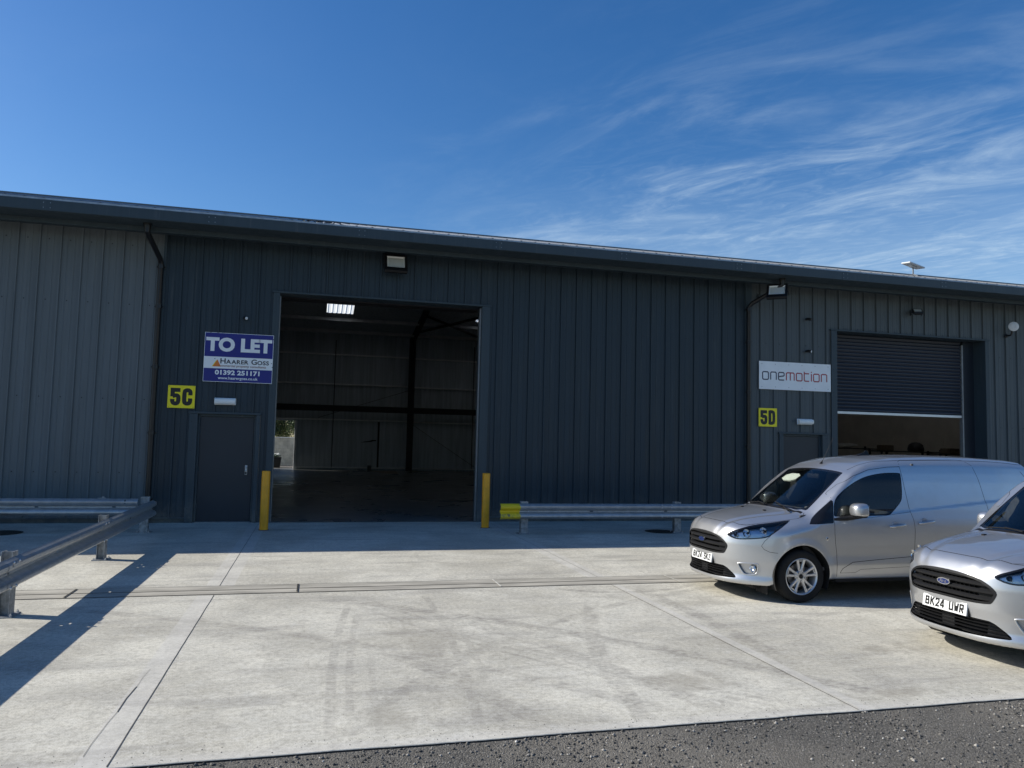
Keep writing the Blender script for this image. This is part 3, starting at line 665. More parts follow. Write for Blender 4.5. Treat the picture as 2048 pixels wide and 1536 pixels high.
# inside: floor, rear wall, partition walls, frames
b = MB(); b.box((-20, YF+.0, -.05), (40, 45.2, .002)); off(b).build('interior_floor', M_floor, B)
b = MB(); b.box((OP[0], YF-.006, .0025), (OP[1], YF+.02, .006)); off(b).build('threshold_strip', pmat('threshold', (.02, .02, .02), .6), B)
YB = 44.0; b = MB()
def lin(x0, x1, z0, z1, y=YB):
    x = x0
    while x < x1-.001:
        xe = min(x+1.0, x1); b.box((x+.004, y, z0), (xe-.004, y+.08, z1)); x = xe
lin(-20, -2.62, 0, 7.75); lin(-2.62, -1.06, 2.70, 7.75); lin(-1.06, 40, .12, 7.75)
b.box((-20, YB+.085, 0), (-2.62, YB+.2, 7.8)); b.box((-2.62, YB+.085, 2.7), (-1.06, YB+.2, 7.8)); b.box((-1.06, YB+.085, 0), (40, YB+.2, 7.8))
off(b).build('rear_wall', M_lining, B)
b = MB()
for X in (-3.3, 10.9, 25.9):
    b.add([(X, YF+.06, 0), (X, YB, 0), (X, YB, 7.6), (X, RY, RZ-.1), (X, YF+.06, 6.6)], [(0, 1, 2, 3, 4)])
    if X == 25.9:
        for y in np.arange(YF+.5, YB, 2.9): b.box((X-.02, y-.02, 0), (X-.001, y+.02, 6))
for x0, x1 in ((-19.9, -19.8), (39.8, 39.9)): b.add([(x0, YF, 0), (x0, YB+.2, 0), (x0, YB+.2, 7.6), (x0, RY, RZ-.05), (x0, YF, 6.3)], [(0, 1, 2, 3, 4)])
# inner leaf behind the front cladding
for x0, x1, z0, z1 in ((-20, OP[0]-.013, 2.4, 6.3), (-20, DR[0]-.02, 0, 2.4), (DR[1]+.02, OP[0]-.013, 0, 2.4), (OP[0]-.013, OP[1]+.013, OP[2]+.02, 6.3), (OP[1]+.013, D5[0]-.02, 0, 6.3), (D5[0]-.02, SH[0]-.013, 2.4, 6.3), (D5[1]+.02, SH[0]-.013, 0, 2.4), (SH[0]-.013, SH[1]+.013, SH[2]+.02, 6.3), (SH[1]+.013, 40, 0, 6.3)):
    b.box((x0, YF+.012, z0), (x1, YF+.045, z1))
for d in (DR, D5): b.box((d[0]-.02, YF+.115, 0), (d[1]+.02, YF+.14, 2.42))
off(b).build('inner_wall', pmat('partition_sheet', (.50, .45, .385), .7, 0, .12, 1), B)
def portal(X, front=True):
    b = MB()
    def I(p, q, w=.2, h=.36):
        p = Vector(p); q = Vector(q); d = (q-p).normalized(); s_ = Vector((1, 0, 0)); u = d.cross(s_).normalized()
        for oc, hw, hh in ((u*(h/2-.01), w/2, .01), (-u*(h/2-.01), w/2, .01), (Vector((0, 0, 0)), .006, h/2-.0205)):
            V = [e+oc+s_*sx*hw+u*su*hh for e in (p, q) for sx, su in ((-1, -1), (1, -1), (1, 1), (-1, 1))]
            b.add(V, [(0, 1, 2, 3), (7, 6, 5, 4), (0, 4, 5, 1), (1, 5, 6, 2), (2, 6, 7, 3), (3, 7, 4, 0)])
    zc_r = zr(YB-.3)-.3
    I((X, YB-.25, 0), (X, YB-.25, zc_r+.15), .32, .36); I((X, YB-.3, zc_r), (X, RY, RZ-.4)); I((X, RY, RZ-.4), (X, YF+.5, 6.3)); I((X, YF+.35, 0), (X, YF+.35, 6.2), .2, .34)
    # haunches
    b.prism([(0, 0), (0, -1.1), (1.6, .22)], Mx((X-.006, YB-.42, zc_r-.12), (0, -1, 0), (0, 0, 1)), -.006, .006)
    off(b).build('portal_frame', M_steel, B)
portal(5.30); portal(-3.05); portal(10.65); portal(25.6)
b = MB()
for z in (1.35+1.46, 4.80, 6.47): b.box((-3.2, YB-.16, z-.035), (5.1, YB-.005, z+.035), .01); b.box((5.5, YB-.16, z-.035-.03), (10.8, YB-.005, z+.035-.03), .01)
b.box((-1.06, YB-.06, .10), (5.1, YB-.005, .17), .01); b.box((5.5, YB-.06, .10), (10.8, YB-.005, .15), .01)
b.box((-1.05, YB-.12, 0), (-.93, YB-.002, 2.68), .01)
off(b).build('girt', pmat('girt_steel', (.72, .73, .74), .5, .4, .1), B, split=True)
b = MB()
for y in (18.3, 20.6, 22.9, 25.2, 27.5, 29.6, 31.5, 33.9, 36.25, 38.45, 41.1, 43.2):
    z = (RZ-(RY-y)*s1 if y < RY else zr(y))-.17
    b.box((-19.5, y-.03, z-.09), (39.5, y+.03, z+.09), .01)
off(b).build('purlin', pmat('purlin_steel', (.5, .51, .52), .5, .4, .1), B, split=True)
b = MB()
b.box((-3.2, YB-.55, 3.27), (10.8, YB-.43, 3.60)); 
b.tube([(5.3, 38.8, zr(38.8)-.45), (10.6, 43.4, zr(43.4)-.5)], .07, 8); b.tube([(5.3, 41.5, zr(41.5)-.5), (10.7, 35.6, zr(35.6)-.5)], .07, 8)
for X in (1.0, 8.95): b.tube([(X, YB-.17, .15), (X, YB-.17, 7.3)], .022, 6)
b.tube([(5.2, YB-.2, 4.6), (.2, YB-.2, 2.9)], .012, 6); b.tube([(5.5, YB-.2, 2.6), (9.3, YB-.2, .15)], .012, 6)
b.tube([(-.5, 19.6, 6.2), (-1.9, 21.3, 4.9)], .02, 6); b.box((3.50, YB-.05, .15), (3.60, YB-.002, 2.74))
off(b).build('bracing', M_steel, B, split=True)
b = MB()   # torn liner by the blocked-up rear doorway
q = [(2.58, 1.56), (2.75, 1.62), (3.05, 1.66), (3.2, 1.72), (3.42, 1.72), (3.44, 1.66), (3.25, 1.64), (3.12, 1.60), (2.9, 1.58), (2.72, 1.57)]
b.prism(q, Mx((0, YB-.012, 0), (1, 0, 0), (0, 0, 1)), -.004, .004); off(b).build('torn_liner', M_steel, B)
b = MB(); b.add([(2.95, 43.1, .006), (4.55, 43.1, .006), (4.35, 40.2, .006), (3.75, 40.4, .006)], [(0, 3, 2, 1)]); off(b).build('floor_patch', pmat('patch_screed', (.30, .26, .21), .8, 0, .2, 3), B)
# rear yard seen through the back doorway
b = MB()
for i in range(0, 26):
    for j in range(0, 8):
        x0 = -9+i*.45+(.22 if j % 2 else 0); b.box((x0+.005, 50, -.04+j*.215), (x0+.445, 50.2, -.04+j*.215+.21), .004)
wl_ = b.build('garden_wall', pmat('blockwork', (.62, .57, .46), .85, 0, .2, 2)); tag(wl_, 'blockwork garden wall with a white coping seen through the rear doorway of the dark unit', 'wall')
b = MB(); b.box((-9, 49.95, 1.685), (2.8, 50.25, 1.74), .01); b.build('coping', pmat('coping_paint', (.75, .74, .70), .7), wl_)
pl = empty('planter', (-2.15, 46.5, -.03), 0, 'black square planter of white flowers standing in front of the block wall behind the building', 'planter')
b = MB(); b.add([(-.30, -.30, 0), (.30, -.30, 0), (.30, .30, 0), (-.30, .30, 0), (-.37, -.37, .62), (.37, -.37, .62), (.37, .37, .62), (-.37, .37, .62)], [(3, 2, 1, 0), (0, 1, 5, 4), (1, 2, 6, 5), (2, 3, 7, 6), (3, 0, 4, 7), (4, 5, 6, 7)]); b.build('pot', M_black, pl)
def leaves(b, n, cen, rad, size, k=0):
    for _ in range(n):
        while True:
            d = Vector((random.uniform(-1, 1), random.uniform(-1, 1), random.uniform(-1, 1)))
            if d.length < 1: break
        p = Vector(cen)+Vector((d.x*rad[0], d.y*rad[1], d.z*rad[2])); a = Vector((random.gauss(0, 1), random.gauss(0, 1), random.gauss(0, 1))).normalized(); c = a.orthogonal().normalized(); e = a.cross(c); s_ = size*random.uniform(.6, 1.3)
        b.add([p-c*s_, p-e*s_*.45, p+c*s_, p+e*s_*.45], [(0, 1, 2, 3)], k)
b = MB(); leaves(b, 260, (0, 0, .70), (.34, .34, .10), .05, 0); leaves(b, 200, (0, 0, .77), (.33, .33, .08), .045, 1)
b.build('flowers', [pmat('leaf', (.05, .09, .03), .6, 0, .3), pmat('petal', (.8, .8, .76), .6)], pl)
tr_ = empty('tree', (-3.4, 53.5, -.04), 0, 'leafy tree behind the block wall seen through the rear doorway', 'tree')
b = MB(); b.tube([(0, 0, 0), (.1, 0, 1.6), (.05, .1, 2.8), (.4, .1, 4.6)], [.2, .16, .13, .05], 10)
for a in range(7): b.tube([(.08, .03, 1.5+.3*a), (.08+1.4*math.cos(a*2.3), 1.2*math.sin(a*2.3), 2.4+.36*a)], [.07, .02], 6)
b.build('trunk', pmat('bark', (.10, .075, .05), .9, 0, .3, 10, .5, 40), tr_, smooth=60)
b = MB()
for i in range(70):
    c = (random.gauss(.9, 1.2), random.gauss(0, .7), random.uniform(1.5, 4.2)); leaves(b, 330, c, (.6, .55, .45), .06, random.choice((0, 0, 1)))
b.build('crown', [pmat('foliage_dark', (.035, .06, .02), .55, 0, .3), pmat('foliage_light', (.13, .17, .05), .5, 0, .3)], tr_)
b = MB(); b.box((2.96, 43.35, .002), (3.17, 43.6, .30), .01); b.box((2.98, 43.345, .22), (3.15, 43.352, .28), .002)
tag(b.build('storage_box', M_black), 'small dark box left on the floor against the rear wall of the empty unit', 'box')
# ------------------------------------------------------------------ lettering
def rr(p, n=2): return [tuple(q) for q in chaikin(p, n, False)]
GL = {  # number-plate letters, height 1: strokes, advance width
 'B': ([[(.09,.5),(.09,.91),(.50,.91),(.50,.52),(.09,.52)], [(.09,.56),(.09,.09),(.54,.09),(.54,.515)]], .66),
 'K': ([[(.07,0),(.07,1)], [(.58,1),(.13,.46)], [(.24,.60),(.60,0)]], .64),
 '2': ([[(.08,.70),(.08,.91),(.54,.91),(.54,.58),(.12,.09),(.62,.09)]], .64),
 '4': ([[(.42,0),(.42,1)], [(.40,.96),(.06,.36),(.06,.25),(.60,.25)]], .64),
 'S': ([[(.55,.74),(.55,.91),(.10,.91),(.10,.52),(.55,.49),(.55,.09),(.09,.09),(.09,.27)]], .64),
 'Z': ([[(.07,.91),(.52,.91),(.12,.09),(.60,.09)]], .64),
 'U': ([[(.08,1),(.08,.09),(.55,.09),(.55,1)]], .64),
 'W': ([[(.05,1),(.17,.03)], [(.17,.06),(.31,.66)], [(.31,.66),(.45,.06)], [(.45,.03),(.57,1)]], .62),
 'R': ([[(.09,0),(.09,.91),(.54,.91),(.54,.48),(.09,.48)], [(.30,.46),(.58,0)]], .64), ' ': ([], .40)}
def plate_text(b, txt, h, w, M, k=0):
    tot = sum(GL[c][1]+.16 for c in txt)-.16; sc = w/tot; x = -w/2
    for c in txt:
        for i, st in enumerate(GL[c][0]):
            V, F_ = ribbon([(x+px_*sc*1.0, (py_-.5)*h) for px_, py_ in st], h*.20); b.add([M @ Vector((u, v, .0009+.0004*i)) for u, v in V], [f[::-1] for f in F_], k)
        x += (GL[c][1]+.16)*sc
def flat(b, vf, M, z, k=0): b.add([M @ Vector((x, y, z)) for x, y in vf[0]], vf[1], k)
def wallM(x, y, z): return Mx((x, y, z), (1, 0, 0), (0, 0, 1))       # local z points towards the yard
def pmul(M, x, y): return M @ Matrix.Translation((x, y, 0))
# ------------------------------------------------------------------ signs
M_white = pmat('sign_white', (.86, .88, .88), .4, 0, .03); M_navy = pmat('sign_blue', (.008, .010, .20), .35, 0, .05); M_orange = pmat('sign_orange', (.75, .20, .03), .4, 0, .05); M_ink = pmat('sign_ink', (.012, .014, .03), .4)
M_yel = pmat('sign_yellow', (.96, .80, .010), .4, 0, .04); M_letter = pmat('letter_black', (.008, .008, .008), .4); M_red = pmat('sign_red', (.40, .022, .03), .4); M_dkink = pmat('sign_dark_ink', (.03, .03, .06), .4)
ySg = YF-.046
W_, H_ = 1.43, 1.075; M = wallM(-1.665, ySg-.006, 3.575)
b = MB(); b.prism([(-W_/2, -H_/2), (W_/2, -H_/2), (W_/2, H_/2), (-W_/2, H_/2)], M, -.004, 0, 0)
def rect(b, M, x0, y0, x1, y1, z, k): b.add([M @ Vector(p) for p in ((x0, y0, z), (x1, y0, z), (x1, y1, z), (x0, y1, z))], [(0, 1, 2, 3)], k)
rect(b, M, -W_/2+.008, .012, W_/2-.008, H_/2-.008, .001, 1); rect(b, M, -W_/2+.008, -H_/2+.008, W_/2-.008, -.245, .001, 1)
flat(b, text_mesh('TO LET', .385, .020, 1.04, 1.02), pmul(M, 0, .265), .002, 0)
b.add([M @ Vector(p) for p in ((-.53, -.205, .002), (-.36, -.205, .002), (-.435, -.05, .002))], [(0, 1, 2)], 2); b.add([M @ Vector(p) for p in ((-.545, -.205, .0015), (-.50, -.205, .0015), (-.445, -.045, .0015))], [(0, 1, 2)], 3)
def caps(b, x, y, words, big, small, k, bold):
    for word in words:
        for i, ch in enumerate(word):
            sz = big if i == 0 else small; v, f = text_mesh(ch, sz, bold, 1.12); 
            if not v: continue
            x0 = min(p[0] for p in v); x1 = max(p[0] for p in v); yb = min(p[1] for p in v)
            flat(b, ([(p[0]-x0, p[1]-yb) for p in v], f), pmul(M, x, y), .003, k); x += x1-x0+.009
        x += .05
caps(b, -.375, -.135, ('HAARER', 'GOSS'), .158, .122, 4, .003)
flat(b, text_mesh('commercial property consultants', .070, .0010, 1.05), pmul(M, .085, -.183), .003, 5)
flat(b, text_mesh('01392 251171', .135, .005, 1.22), pmul(M, 0, -.335), .002, 0); flat(b, text_mesh('www.haarergoss.co.uk', .085, .0015, 1.05), pmul(M, 0, -.452), .002, 0)
for x, y in ((-.49, -.035), (.69, -.09), (-.45, .53), (-.6, .527)): b.lathe([(.009, 0), (.009, .006), (0, .008)], M @ Matrix.Translation((x, y, 0)), 8, 6)
tag(b.build('to_let_sign', [M_white, M_navy, M_orange, M_yel, M_ink, pmat('sign_brown', (.30, .14, .10), .5), M_fix]), 'blue and white TO LET agent board screwed to the dark wall above the door', 'sign')
FAT = {'5': ([[(.60,.89),(.145,.89),(.145,.50)], [(.145,.505),(.28,.57),(.42,.57),(.50,.50),(.50,.20),(.42,.10),(.24,.10),(.145,.20),(.145,.36)]], .64),
 'C': ([[(.50,.60),(.50,.80),(.42,.89),(.24,.89),(.145,.80),(.145,.20),(.24,.11),(.42,.11),(.50,.20),(.50,.42)]], .64),
 'D': ([[(.10,.91),(.36,.91),(.50,.84),(.50,.16),(.36,.09),(.10,.09)], [(.145,.99),(.145,.01)]], .64)}
def unit_sign(txt, cx, cz, w, h, label):
    M = wallM(cx, ySg-.004, cz); b = MB(); b.prism([(-w/2, -h/2), (w/2, -h/2), (w/2, h/2), (-w/2, h/2)], M, -.003, 0, 0)
    x = -w*.415; gh = h*.76; gw = w*.83/1.34
    for ch in txt:
        for i, st in enumerate(FAT[ch][0]):
            st2 = [(x+p*gw, (q-.5)*gh) for p, q in (rr(st, 2) if len(st) > 4 else st)]
            V, F_ = ribbon(st2, .215*gw*1.18); b.add([M @ Vector((u, v, .001+.0005*i)) for u, v in V], [f[::-1] for f in F_], 1)
        x += .70*gw
    for sx in (-1, 1):
        for sy in (-1, 1): b.lathe([(.006, 0), (.006, .003), (0, .004)], M @ Matrix.Translation((sx*w*.45, sy*h*.455, 0)), 8, 2)
    tag(b.build('unit_number_sign', [M_yel, M_letter, M_fix]), label, 'sign')
unit_sign('5C', -2.79, 2.685, .545, .485, 'yellow unit number sign reading 5C beside the grey door under the TO LET board')
unit_sign('5D', 11.45, 2.67, .54, .48, 'yellow unit number sign reading 5D under the white sign board')
W_, H_ = 2.17, .735; M = wallM(12.275, ySg-.004, 3.775); b = MB(); b.prism([(-W_/2, -H_/2), (W_/2, -H_/2), (W_/2, H_/2), (-W_/2, H_/2)], M, -.003, 0, 0)
ON = {'o': ([[(.0,.5),(.0,.12),(.12,0),(.7,0),(.82,.12),(.82,.88),(.7,1),(.12,1),(.0,.88),(.0,.5)]], .82), 'n': ([[(0,0),(0,.88),(.12,1),(.68,1),(.8,.88),(.8,0)]], .8), 'e': ([[(.80,0),(.12,0),(0,.12),(0,.88),(.12,1),(.68,1),(.8,.88),(.8,.62),(.7,.54),(.06,.45)]], .8),
 'm': ([[(0,0),(0,.88),(.12,1),(1.0,1),(1.12,.88),(1.12,0)], [(.56,.97),(.56,0)]], 1.12), 't': ([[(0,1.25),(0,.12),(.12,0),(.72,0)], [(.03,1),(.72,1)]], .72), 'i': ([[(0,0),(0,1)], [(0,1.14),(0,1.28)]], .0)}
word = 'onemotion'; tot = sum(ON[c][1] for c in word)+.32*8; sc = 1.94/tot; x = -.98
for ci, c in enumerate(word):
    for i, st in enumerate(ON[c][0]): V, F_ = ribbon([(x+p*sc, (q-.55)*.20) for p, q in st], .031); b.add([M @ Vector((u, v, .001+.0004*i)) for u, v in V], [f[::-1] for f in F_], 1 if ci < 3 else 2)
    x += (ON[c][1]+.32)*sc
for i in range(6):
    for sy in (-1, 1): b.lathe([(.012, 0), (.012, .004), (0, .006)], M @ Matrix.Translation((-1.0+.4*i, sy*.30, 0)), 8, 3)
tag(b.build('company_sign', [M_white, M_dkink, M_red, pmat('screw_cap', (.45, .47, .5), .5)]), 'long white company name board with dark and red lettering beside the roller shutter', 'sign')
# ------------------------------------------------------------------ lamps and cameras on the wall
M_lens = pmat('frosted_lens', (.88, .90, .88), .3, 0, .04); M_refl = pmat('lamp_reflector', (.85, .86, .82), .35, .3, .04); M_grlens = pmat('lamp_panel', (.62, .63, .58), .4, 0, .06)
def bulkhead(x, z, w, h, label):
    o = empty('bulkhead_light', (x, YF-.034, z), 0, label, 'light', 'white bulkhead lights over the personnel doors')
    b = MB(); b.box((-w/2-.012, -.03, -h/2-.012), (w/2+.012, 0, h/2+.012), .01); b.build('backplate', M_white, o, smooth=40)
    b = MB(); b.prism([(-h/2, 0), (h/2, 0), (h/2, .05), (h/2-.02, .075), (.008, .088), (0, .08), (-.008, .088), (-h/2+.02, .075), (-h/2, .05)], Mx((0, -.03, 0), (0, 0, 1), (0, -1, 0)), -w/2, w/2); b.build('diffuser', M_lens, o)
bulkhead(-1.90, 2.615, .42, .125, 'white bulkhead light on the dark wall just below the TO LET board'); bulkhead(12.55, 2.585, .43, .125, 'white bulkhead light over the right-hand door below the long white sign')
def floodlight(x, z, w, h, rz, tilt, out, label, small=False):
    o = empty('floodlight', (x, YF-.03, z), 0, label, 'floodlight')
    b = MB(); b.box((-.05, -.02, -.07), (.05, 0, .07), .005); b.tube([(0, -.01, 0), (0, -out*.7, -.03)], .018, 8); b.build('bracket', M_black, o)
    M = Matrix.Translation((0, -out, 0)) @ Matrix.Rotation(rz, 4, 'Z') @ Matrix.Rotation(tilt, 4, 'X')   # local -y is the beam
    b = MB(); V0 = len(b.v); b.box((-w/2, -.02, -h/2), (w/2, .045, h/2), .012); b.box((-w*.3, .045, -h*.3), (w*.3, .085, h*.3), .01)
    for i in range(-3, 4): b.box((i*w*.1-.004, .046, -h*.42), (i*w*.1+.004, .075, h*.42))
    if not small: b.box((-w/2, -.055, -h/2), (w/2, -.02, -h/2+h*.20), .008); b.box((-w/2, -.050, h/2-h*.14), (w/2, -.02, h/2), .006); b.box((-w/2, -.048, -h/2+h*.2), (-w/2+w*.11, -.02, h/2-h*.14)); b.box((w/2-w*.11, -.048, -h/2+h*.2), (w/2, -.02, h/2-h*.14))
    for s_ in (-1, 1): b.tube([(s_*(w/2+.014), .01, -.0), (s_*(w/2+.014), .16, .02)], .01, 6); b.lathe([(.02, 0), (.02, .02), (0, .022)], Mx((s_*w/2, .01, 0), (0, 1, 0), (0, 0, 1) if s_ > 0 else (0, 0, -1)), 10)
    b.v = [tuple(M @ Vector(v)) for v in b.v]; b.build('housing', M_black, o)
    x0, x1, z0, z1 = (-w*.385, w*.385, -h*.28, h*.355) if not small else (-w*.36, w*.36, -h*.3, h*.3)
    b = MB(); e = .028 if not small else .01; A = [(x0, -.050, z0), (x1, -.050, z0), (x1, -.050, z1), (x0, -.050, z1)]; I_ = [(x0+e, -.026, z0+e*1.3), (x1-e, -.026, z0+e*1.3), (x1-e, -.026, z1-e), (x0+e, -.026, z1-e)]
    if small: A = [(p[0], -.024, p[2]) for p in A]; I_ = [(p[0], -.021, p[2]) for p in I_]
    b.add([M @ Vector(p) for p in A+I_], [(0, 1, 5, 4), (1, 2, 6, 5), (2, 3, 7, 6), (3, 0, 4, 7)], 0); b.add([M @ Vector(p) for p in I_], [(0, 1, 2, 3)], 1); b.build('reflector', [M_refl, M_grlens], o)
floodlight(1.66, 5.90, .52, .50, 0, R(-28), .20, 'black floodlight with a pale panel mounted centrally above the big open doorway')
floodlight(11.21, 5.83, .50, .46, R(-38), R(-32), .80, 'large black floodlight tilted down beside the right-hand downpipe under the eaves')
floodlight(16.0, 5.735, .26, .20, R(-20), R(-50), .22, 'small black floodlight above the half open roller shutter', True)
M_wplastic = pmat('white_plastic', (.70, .71, .70), .35, 0, .03)
def dome_cam(x, z, label, lens=True, white=True):
    o = empty('security_camera', (x, YF-.03, z), 0, label, 'camera')
    b = MB(); b.lathe([(.035, 0), (.035, .015), (.02, .02), (.016, .05)], Mx((0, 0, 0), (1, 0, 0), (0, 0, 1)), 14); b.tube([(0, -.04, 0), (0, -.07, -.005)], .014, 8); b.build('mount', M_black, o, smooth=40)
    d = Vector((.55, -1, -.25)).normalized(); p = Vector((0, -.06, 0)); side = d.cross(Vector((0, 0, 1))); M = Mx(p, side, side.cross(d)*-1)
    if (M.to_3x3() @ Vector((0, 0, 1))).dot(d) < 0: M = Mx(p, side, side.cross(d))
    b = MB(); b.lathe([(0, -.02), (.03, -.015), (.036, 0), (.036, .085), (.034, .10)], M, 18); b.build('camera_body', M_black, o, smooth=40)
    b = MB(); b.lathe([(.033, .096), (.030, .104), (.015, .108), (0, .109)], M, 18); b.build('lens', M_wplastic if white else M_black, o, smooth=50)
dome_cam(-1.58, 4.465, 'tiny black and white camera on the dark wall above the TO LET board')
dome_cam(12.63, 5.33, 'black bullet camera on the right-hand wall, the upper of two above the white board', white=False); dome_cam(12.63, 4.47, 'small camera with a white lens, the lower of two above the white board')
o = empty('round_aerial', (19.25, YF-.03, 5.26), 0, 'white round radio dish on a short black arm at the right edge of the wall', 'antenna')
b = MB(); b.lathe([(.06, 0), (.06, .02), (.03, .03)], Mx((0, 0, 0), (1, 0, 0), (0, 0, 1)), 14); b.tube([(0, -.02, 0), (0, -.16, 0), (0, -.2, .06), (0, -.2, .20)], .025, 10); b.build('arm', M_black, o, smooth=40)
b = MB(); d = Vector((-.55, -1, .02)); M = Mx((0, -.26, .24), d.cross(Vector((0, 0, 1)))*-1, (0, 0, 1)); 
if (M.to_3x3() @ Vector((0, 0, 1))).dot(d) < 0: M = Mx((0, -.26, .24), d.cross(Vector((0, 0, 1))), (0, 0, 1))
b.lathe([(0, -.04), (.08, -.036), (.132, -.01), (.136, .005), (.128, .012), (.07, .02), (.045, .022), (.04, .016), (0, .016)], M, 30); b.build('dish', M_wplastic, o, smooth=50)
o = empty('satellite_dish', (18.33, 20.1, 7.46), 0, 'flat white satellite internet panel tilted on a pole on the roof edge', 'satellite dish')
b = MB(); b.tube([(0, 0, -.02), (0, 0, .30)], .022, 10); b.tube([(-.25, .1, -.02), (0, 0, .05), (.35, -.05, -.04)], .014, 6); b.tube([(0, .3, .06), (0, 0, .05), (0, -.2, -.04)], .014, 6); b.build('pole', pmat('grey_pole', (.20, .21, .22), .5), o)
b = MB(); M = Matrix.Translation((0, 0, .32)) @ Matrix.Rotation(R(14), 4, 'Y') @ Matrix.Rotation(R(7), 4, 'X'); V0 = len(b.v); b.box((-.30, -.20, -.012), (.30, .20, .035), .014); b.box((-.1, -.08, -.06), (.1, .08, -.012), .01); b.v = [tuple(M @ Vector(v)) for v in b.v]; b.build('panel', M_wplastic, o)
# ------------------------------------------------------------------ bollards
M_bol = pmat('bollard_yellow', (.82, .36, .006), .42, 0, .10, 5)
def bollard(x, y, label):
    o = empty('bollard', (x, y, 0), 0, label, 'bollard', 'yellow bollards either side of the big doorway')
    b = MB(); b.lathe([(.085, 0), (.085, 1.165), (.082, 1.18), (.072, 1.187), (0, 1.19)], Matrix.Identity(4), 32); b.build('post', M_bol, o, smooth=40)
    b = MB(); b.lathe([(.0855, .002), (.105, .002), (.10, .008), (.0855, .010)], Matrix.Identity(4), 28); b.build('base_seal', M_joint, o)
bollard(-.905, 16.27, 'yellow steel bollard at the left side of the big open doorway'); bollard(3.70, 16.44, 'yellow steel bollard at the right side of the big open doorway')
# ------------------------------------------------------------------ crash barriers
def galv_mat():
    t = NT('barrier_steel'); st = t.noise(1, 4, .6, .2, t.coord((.7, .7, 9))); sp_ = t.noise(9, 5, .7); t.set(Base_Color=t.mix(t.rng(sp_, .35, .7), (.36, .375, .385), (.47, .485, .495)), Metallic=.5, Roughness=t.rng(t.math('ADD', t.math('MULTIPLY', st, .5), t.math('MULTIPLY', sp_, .5)),   .3, .7, .30, .45)); return t.m
M_bar = galv_mat()
WP = chaikin([(0, .012), (.012, .030), (.035, .083), (.085, .083), (.112, .060), (.140, .004), (.156, 0), (.172, .004), (.200, .060), (.227, .083), (.277, .083), (.300, .030), (.312, .012)], 1, False)
def w_beam(parent, M, L, holes=(), thick=.003, name='beam', mats=None, kf=None):
    """W profile rail along local x, profile height z, bulging towards local -y"""
    cuts = {0., L}
    for a, h, _ in holes: cuts |= {a-h/2, a+h/2}
    x = .5
    while x < L: cuts.add(x); x += .5
    cuts = sorted(c for c in cuts if 0 <= c <= L); b = MB(); n = len(WP)
    for s_ in (0, 1):
        V = [M @ Vector((x, -d+(thick if s_ else 0), z)) for x in cuts for z, d in WP]; F_ = []; K = []
        for i in range(len(cuts)-1):
            xm = (cuts[i]+cuts[i+1])/2
            for j in range(n-1):
                zm = (WP[j][0]+WP[j+1][0])/2
                if any(abs(xm-a) < h/2 and abs(zm-zz) < .012 for a, h, zz in holes): continue
                f = (i*n+j, (i+1)*n+j, (i+1)*n+j+1, i*n+j+1); F_.append(f if not s_ else f[::-1]); K.append(kf(xm) if kf else 0)
        o0 = len(b.v); b.v += [tuple(v) for v in V]; b.f += [tuple(q+o0 for q in f) for f in F_]; b.mi += K
    return b.build(name, mats or M_bar, parent, smooth=32)
M_bolt = pmat('zinc_bolt', (.55, .56, .58), .3, .8, .1)
def i_post(parent, M, h=.66):
    b = MB(); b.box((-.075, .0, 0.012), (.075, .008, h)); b.box((-.075, .102, .012), (.075, .110, h)); b.box((-.004, .008, .012), (.004, .102, h-.001))
    b.v = [tuple(M @ Vector(v)) for v in b.v]; p = b.build('post', M_galvpost, parent)
    b = MB(); b.box((-.13, -.05, 0), (.13, .16, .012), .002); b.v = [tuple(M @ Vector(v)) for v in b.v]; b.build('base_plate', M_galvpost, p)
    b = MB()
    for x in (-.10, .10):
        for y in (-.025, .135): b.lathe([(.014, .012), (.014, .026), (.007, .028), (.007, .04), (0, .041)], M @ Matrix.Translation((x, y, 0)), 6)
    b.build('anchor_bolt', M_bolt, p, split=True)
M_galvpost = pmat('post_steel', (.30, .31, .315), .6, .55, .3, 14)
def bolts(parent, M, pts):
    b = MB()
    for x, z, d in pts: b.lathe([(.017, 0), (.016, .006), (.009, .011), (0, .012)], M @ Mx((x, -d, z), (1, 0, 0), (0, 0, 1)), 10)
    b.build('beam_bolt', M_bolt, parent, smooth=50, split=True)
Z0 = .305
# barrier running out from the wall, facing the open doorway
S = empty('crash_barrier', (-2.86, 10.5, 0), 0, 'galvanised steel crash barrier running out across the yard from the building, left of the doorway', 'barrier')
# local frame: x along world -y, outward normal (-y local) = world +x
MS = Matrix(((0, -1, 0, 0), (1, 0, 0, 0), (0, 0, 1, 0), (0, 0, 0, 1)))
def MSd(y, dx=0., z=Z0): return Matrix.Translation((dx-.083, y-10.5, z)) @ Matrix(((0, -1, 0, 0), (1, 0, 0, 0), (0, 0, 1, 0), (0, 0, 0, 1)))
hs_ = []
for yc in (12.25, 8.85, 5.6):
    for dy in (-.12, .12):
        for zz in (.06, .252): hs_.append((yc+dy, .022, zz))
    hs_.append((yc, .05, .156))
for yc in (14.2, 10.42, 6.9): hs_.append((yc, .055, .156))
w_beam(S, MSd(5.05), 10.9, [(a-5.05, h, z) for a, h, z in hs_])
for y in (12.35, 8.80): w_beam(S, MSd(y-.17, .0035), .34, [(a-y+.17, h, z) for a, h, z in hs_], name='splice_plate')
for y in (12.74, 9.07, 5.4): i_post(S, Matrix.Translation((-.095, y-10.5, 0)) @ MS)
